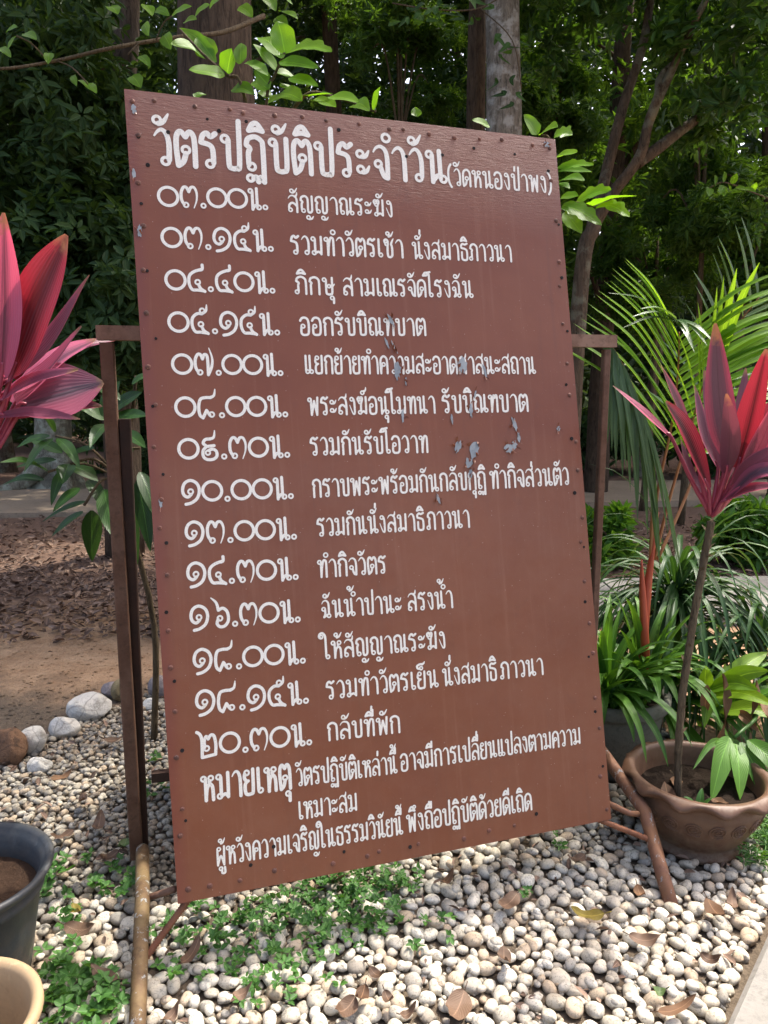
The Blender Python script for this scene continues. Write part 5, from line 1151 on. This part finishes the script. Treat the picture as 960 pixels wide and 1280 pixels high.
for k in range(16000):                                        # a second, loose layer on top
    x, y = q.uniform(-2, 1.3), q.uniform(.8, 3.2)
    if not inside(x, y) or (x < -1.35 and y < 1.9) or (y > 2.1 and x > .1): continue
    r = size_at(x, y)*q.uniform(.65, 1.2)
    if try_put(x, y, r, 1.55): peb.append((x, y, size_at(x, y)*.75+r*.4, r, 2))
import bmesh
def peb_mesh(seed, sub=3):
    g_ = np.random.default_rng(seed); bm = bmesh.new(); bmesh.ops.create_icosphere(bm, subdivisions=sub, radius=1)
    ph = g_.uniform(0, 6, 9); ax = (1.0, g_.uniform(.68, .95), g_.uniform(.5, .72)); k1 = g_.uniform(.05, .12)
    pl = [(nrm(g_.normal(size=3)), g_.uniform(.72, .93)) for _ in range(4)]
    co = []
    for v in bm.verts:
        p = np.array(v.co)
        for nn, dd in pl:
            e = p@nn-dd
            if e > 0: p = p-nn*e*.6
        p = p*(1+k1*math.sin(2*p[0]+ph[0])*math.cos(2*p[1]+ph[1])+.04*math.sin(4*p[1]+ph[2]+2*p[2]))*np.array(ax)*1.12
        v.co = p; co.append(p)
    me = bpy.data.meshes.new('pebble'); bm.to_mesh(me); F = [tuple(v.index for v in f.verts) for f in bm.faces]; bm.free()
    me.materials.append(M_PEB); me.polygons.foreach_set('use_smooth', np.full(len(me.polygons), True))
    return me, np.array(co), np.array(F)
PM = [peb_mesh(300+k) for k in range(12)]; PMs = [peb_mesh(300+k, 2) for k in range(12)]
def seen(p):
    d = p[1]*cp+(CAM_H-p[2])*sp_; a = p[0]/d*FPX+480; b = 640+((CAM_H-p[2])*cp-p[1]*sp_)/d*FPX
    hid = 0
    if 222 < a < 764 and b < 1130-(a-222)*.196: hid = 1
    return (not hid) and -10 < a < 970 and b < 1295, p[3]/d, a, b
order = []
for p in peb:
    s, ap, a, b = seen(p); order.append((ap if s else 0, p))
order.sort(key=lambda z: -z[0])
def rot(g_): return (g_.uniform(-.35, .35), g_.uniform(-.35, .35), g_.uniform(0, 6.28))
from mathutils import Euler
for ap, p in order[:300]:
    o = bpy.data.objects.new('pebble', PM[q.randrange(12)][0]); COL.objects.link(o); o.location = p[:3]; o.scale = (p[3],)*3; o.rotation_euler = rot(q)
    tag(o, 'smooth pale river pebble lying loose in the gravel bed round the notice board', 'pebble', 'pebbles of the gravel bed')
rest = order[300:]
def mass(items, name, mat, label, hi):
    Vs, Fs, Rs, off = [], [], [], 0
    for ap, p in items:
        me, co, F = (PM if hi else PMs)[q.randrange(12)]
        R = np.array(Euler(rot(q)).to_matrix()); V = co@R.T*p[3]+np.array(p[:3]); Vs.append(V); Fs.append(F+off); off += len(V); Rs.append(np.full(len(V), q.random()))
    V = np.concatenate(Vs); F = np.concatenate(Fs); me = bpy.data.meshes.new(name)
    me.vertices.add(len(V)); me.vertices.foreach_set('co', V.astype(np.float32).ravel()); me.loops.add(F.size); me.loops.foreach_set('vertex_index', F.astype(np.int32).ravel())
    me.polygons.add(len(F)); me.polygons.foreach_set('loop_start', np.arange(0, F.size, 3, dtype=np.int32)); me.update(calc_edges=True)
    me.polygons.foreach_set('use_smooth', np.full(len(F), True))
    at = me.attributes.new('rnd', 'FLOAT', 'POINT'); at.data.foreach_set('value', np.concatenate(Rs).astype(np.float32)); me.materials.append(mat)
    tag(link(name, me), label, 'gravel', kind='stuff')
lft = [z for z in rest if z[1][0] < -.2 and z[1][1] > 1.9]; rgt = [z for z in rest if not (z[1][0] < -.2 and z[1][1] > 1.9)]
GM = peb_mesh(350, 1)
def grit():
    Vs, Fs, Rs, off = [], [], [], 0
    me, co, F = GM
    for k in range(9000):
        x, y = q.uniform(-1.6, 1.33), q.uniform(.8, 3.4)
        if not inside(x, y) or (x < -1.35 and y < 1.9) or any(math.hypot(x-bx, y-by) < br for bx, by, br in BLOCK): continue
        r = q.uniform(.0035, .0085); R = np.array(Euler(rot(q)).to_matrix()); V = co@R.T*r*np.array((1, 1, q.uniform(.6, 1)))+np.array((x, y, r*.4+q.uniform(0, .006))); Vs.append(V); Fs.append(F+off); off += len(V); Rs.append(np.full(len(V), q.random()))
    V = np.concatenate(Vs); F = np.concatenate(Fs); me = bpy.data.meshes.new('grit')
    me.vertices.add(len(V)); me.vertices.foreach_set('co', V.astype(np.float32).ravel()); me.loops.add(F.size); me.loops.foreach_set('vertex_index', F.astype(np.int32).ravel())
    me.polygons.add(len(F)); me.polygons.foreach_set('loop_start', np.arange(0, F.size, 3, dtype=np.int32)); me.update(calc_edges=True)
    at = me.attributes.new('rnd', 'FLOAT', 'POINT'); at.data.foreach_set('value', np.concatenate(Rs).astype(np.float32)); me.materials.append(M_PEBD)
    tag(link('grit', me), 'fine grit and soil crumbs in the gaps of the gravel bed', 'grit', kind='stuff')
grit()
mass(lft, 'gravel', M_PEBD, 'small gravel of the bed left of the board, shade in its colour', False)
mass(rgt, 'gravel', M_PEBM, 'small pale gravel filling the bed in front of the board', False)

# ------------------------------------------------------------------ weeds, grass, leaf litter
def ground_cover(name, label, pts, n_per, L, aspect, mat, seed, h=.04, k=5):
    g_ = np.random.default_rng(seed); C, A = [], []
    for (x, y, r) in pts:
        m = max(2, int(n_per*(r/.06)**2)); a = g_.uniform(0, 6.28, m); d = r*np.sqrt(g_.uniform(0, 1, m))
        C.append(np.stack([x+d*np.cos(a), y+d*np.sin(a), .022+g_.uniform(0, h, m)*(1-.6*d/r)], 1)); A.append(g_.normal(0, .28, (m, 3))+np.array((0, -.1, 1.)))
    C, A = np.concatenate(C), np.concatenate(A)
    tag(link(name, cloud_mesh(name, *rosettes(g_, C, A, k, L, (1.05, 1.5), aspect), mat)), label, 'weeds', kind='stuff')
W_ = []
for px, py, r in [(248, 1195, .06), (290, 1180, .07), (325, 1160, .08), (365, 1150, .09), (400, 1130, .09), (440, 1120, .1), (475, 1110, .09), (500, 1130, .07), (345, 1190, .06), (300, 1210, .05), (390, 1170, .07), (425, 1160, .08), (455, 1150, .08), (365, 1220, .05), (330, 1245, .05), (400, 1200, .05), (520, 1110, .04), (540, 1165, .03), (260, 1155, .05),
                  (210, 1180, .05), (215, 1225, .04), (310, 1260, .04), (440, 1190, .04), (470, 1175, .04), (560, 1180, .025), (355, 1260, .035), (530, 1200, .03), (265, 1240, .03), (690, 1065, .04), (655, 1130, .03), (490, 1160, .05), (415, 1240, .03)]: W_.append((*G(px, py)[:2], r*.9))
ground_cover('weeds', 'small bright green weeds creeping over the pebbles below the board', W_, 13, .018, .72, M_LEAF_WEED, 5, .06)
W2 = [(*G(px, py)[:2], r) for px, py, r in [(62, 1105, .06), (75, 1120, .05), (80, 1170, .05), (75, 1215, .06), (85, 1240, .06), (110, 1235, .07), (95, 1265, .08), (120, 1262, .06), (145, 1110, .07), (150, 1130, .05), (70, 1100, .04), (140, 1250, .04), (105, 1285, .08), (215, 1250, .03), (108, 1085, .03), (190, 960, .03), (188, 1000, .05)]]
ground_cover('weeds', 'round leaved green weeds between the black pot and the left pipe foot', W2, 10, .021, .8, M_LEAF_WEED, 6, .06)
gp = [(R3(1.12, 1.5), R3(1.95, 2.55), .07) for _ in range(40)]
gp = [p_ for p_ in gp if math.hypot(p_[0]-PC[0], p_[1]-PC[1]) > .2 and (p_[0]-.62)*.77-(p_[1]-1.31)*.64 < .02]
ground_cover('grass', 'low dense green ground cover beside the clay pot at the right edge', gp, 22, .024, .3, M_LEAF_WEED, 7, .035, 6)
g_ = np.random.default_rng(8); n = 30000
x = g_.uniform(-9, 9, n); y = 3.75+np.abs(g_.normal(0, 1.0, n))*1.9+g_.uniform(0, .5, n); ok = ~((x > .6) & (y < 5.3)) & ~((x > -.6) & (x < .6) & (y < 4.0)); ok &= g_.uniform(0, 1, n) < np.where((y > 8) & (y < 10.4), .12, 1)
edge = 4.0+.25*np.sin(x*1.7)+.25*np.sin(x*4.1+1); ok &= (y > edge) | (g_.uniform(0, 1, n) < .06)
x, y = x[ok], y[ok]; n = len(x); a = g_.uniform(0, 6.28, n); L = g_.uniform(.03, .08, n)
z = np.where(y > 5, .05*np.sin(x*.9+1.3)*np.sin(y*.7), 0); z = np.maximum(z, 0)*np.clip((y-5)/3, 0, 1)+.012+g_.uniform(0, .02, n)
D = np.stack([np.cos(a), np.sin(a), g_.normal(0, .35, n)], 1); U = np.stack([g_.normal(0, .4, n), g_.normal(0, .4, n), np.ones(n)], 1)
tag(link('leaf_litter', cloud_mesh('leaf_litter', np.stack([x, y, z], 1), D, U, L, L*g_.uniform(.35, .6, n), g_.uniform(0, 1, n), M_LITTER)), 'dry brown leaf litter on the bare earth behind the gravel bed', 'leaf litter', kind='stuff')

g_ = np.random.default_rng(28); n = 700
xy = np.array([(a, b) for a, b in zip(g_.uniform(-1.7, 1.3, 4*n), g_.uniform(.85, 3.5, 4*n)) if inside(a, b) and not (a < -1.35 and b < 1.9) and (b > 1.9 or g_.random() < .45) and all(math.hypot(a-bx, b-by) > br for bx, by, br in BLOCK)][:n]); n = len(xy)
a = g_.uniform(0, 6.28, n); L = g_.uniform(.012, .045, n)
tag(link('leaf_bits', cloud_mesh('leaf_bits', np.column_stack([xy, g_.uniform(.014, .036, n)]), np.stack([np.cos(a), np.sin(a), g_.normal(0, .4, n)], 1), np.stack([g_.normal(0, .5, n), g_.normal(0, .5, n)-.2, np.ones(n)], 1), L, L*g_.uniform(.3, .6, n), g_.uniform(0, 1, n), M_LITTER)), 'broken bits of dry leaf caught between the pebbles', 'leaf bits', kind='stuff')
g_ = np.random.default_rng(18); me, co, F = GM; Vs, Fs, Rs, off = [], [], [], 0
for k in range(2600):
    x, y = g_.uniform(-3.2, .9), 2.6+abs(g_.normal(0, .9))
    if inside(x, y) and g_.random() < .8: continue
    r = g_.uniform(.003, .011)*(1.6 if g_.random() < .05 else 1); V = co*r*np.array((1, g_.uniform(.6, 1.2), g_.uniform(.4, .8)))+np.array((x, y, r*.2)); Vs.append(V); Fs.append(F+off); off += len(V); Rs.append(np.full(len(V), g_.random()))
V = np.concatenate(Vs); F = np.concatenate(Fs); me = bpy.data.meshes.new('clods'); me.from_pydata(V.tolist(), [], F.tolist()); me.materials.append(M_EARTH)
tag(link('clods', me), 'small clods and crumbs lying on the bare earth left of the board', 'clods', kind='stuff')

# fallen leaves, each its own
def fallen(label, px, py, L, W, mat, z=.05, az=None, curl=.5):
    c = G(px, py, z); a = rnd.uniform(0, 6.28) if az is None else az; s = L/FPX*c[1]*1.05; mb = MB(); d = np.array((math.cos(a), math.sin(a), 0))
    blade(mb, [c-d*s/2+(0, 0, .008), c-d*s*.15+(0, 0, .0), c+d*s*.2+(0, 0, .006), c+d*s/2+(0, 0, .012+.03*curl)], W/FPX*c[1]*1.1, (R3(-.3, .3), R3(-.5, 0), 1), .35*curl, rnd.random(), None, 5, .1, rnd.uniform(0, 6))
    tube(mb, [c-d*s*.5+(0, 0, .008), c-d*s*.72+(0, 0, .014)], .0012, 5)
    o = mb.build('fallen_leaf', mat, None, True, c); tag(o, label, 'fallen leaf', 'fallen leaves on the gravel')
D_, Y_, X_ = M_LEAF_DRY, M_LEAF_OLIVE, M_LEAF_DEAD
for a in [('reddish brown fallen leaf standing on edge below the middle of the board', 635, 1130, 46, 22, D_), ('yellow fallen leaf on the white pebbles left of the right pipe foot', 734, 1145, 44, 20, Y_), ('large reddish brown fallen leaf at the bottom edge right of the middle', 572, 1262, 60, 34, D_), ('brown fallen leaf on white pebbles above the large bottom leaf', 630, 1198, 34, 18, D_),
          ('brown fallen leaf just below the right pipe foot', 806, 1176, 40, 18, D_), ('tan curled fallen leaf near the kerb at the bottom', 846, 1262, 60, 14, X_), ('brown fallen leaf right of the right pipe foot', 894, 1140, 44, 20, X_), ('dark brown fallen leaf among the weeds at the bottom', 432, 1262, 42, 26, D_), ('pale brown fallen leaf beside the dark leaf at the bottom', 452, 1246, 34, 18, X_),
          ('orange brown fallen leaf right of the bottom weeds', 486, 1250, 26, 16, D_), ('small orange fallen leaf above the bottom weeds', 471, 1219, 28, 13, D_), ('small brown fallen leaf in the middle of the weeds', 303, 1243, 26, 14, D_), ('brown fallen leaf close to the twisted rebar', 239, 1194, 40, 18, D_), ('brown upright fallen leaf between the weeds left of the pipe foot', 130, 1222, 44, 20, D_),
          ('brown fallen leaf beside the black pot', 100, 1163, 46, 20, D_), ('yellow green fallen leaf right of the black pot', 94, 1140, 28, 14, Y_), ('round green fallen leaf close to the left pipe foot', 155, 1058, 26, 16, M_LEAF_GREENF), ('brown fallen leaf on the grey gravel left of the post', 124, 1030, 34, 16, D_), ('brown fallen leaf above the black pot rim', 78, 1046, 30, 14, D_),
          ('dark curled fallen leaf in front of the large oval rock', 140, 926, 30, 12, D_), ('dry leaf below the white rocks', 78, 972, 26, 12, X_), ('brown leaf in the middle of the grey gravel', 104, 1000, 26, 12, D_), ('brown leaf lying left of the post foot', 136, 1072, 28, 14, D_), ('tan fallen leaf under the front of the clay pot', 800, 1118, 30, 14, X_),
          ('brown leaf at the lower edge of the grass', 915, 1128, 30, 14, D_), ('brown leaf between the pebbles and the kerb', 888, 1200, 26, 13, D_), ('dull green fallen leaf near the kerb', 822, 1240, 22, 12, M_LEAF_GREENF), ('dark brown leaf under the board near its right end', 720, 1075, 30, 14, D_), ('brown leaf at the bottom left among weeds', 215, 1270, 26, 14, D_),
          ('brown leaf in the shade below the board at its left end', 420, 1098, 30, 14, D_), ('dry leaf on the pebbles below the last line of writing', 560, 1100, 22, 10, X_), ('brown leaf at the lower left of the large white pebbles', 510, 1268, 24, 12, D_)]: fallen(*a)
for lab, dx, dy, L_ in [('dry leaf on the soil of the clay pot left of the stem', -.11, -.05, 44), ('olive brown leaf on the soil of the clay pot behind the stem', -.06, .02, 36), ('brown leaf in front of the stem in the clay pot', .03, -.09, 30)]:
    c = PC+np.array((dx, dy, .178)); mb = MB(); a = rnd.uniform(0, 6.28); d = np.array((math.cos(a), math.sin(a), 0)); s = L_/FPX*2.2
    blade(mb, [c-d*s/2, c+(0, 0, .004), c+d*s/2+(0, 0, .02)], s*.45, (0, -.3, 1), .3, rnd.random(), None, 5, .1); tag(mb.build('fallen_leaf', X_, None, True, c), lab, 'fallen leaf')
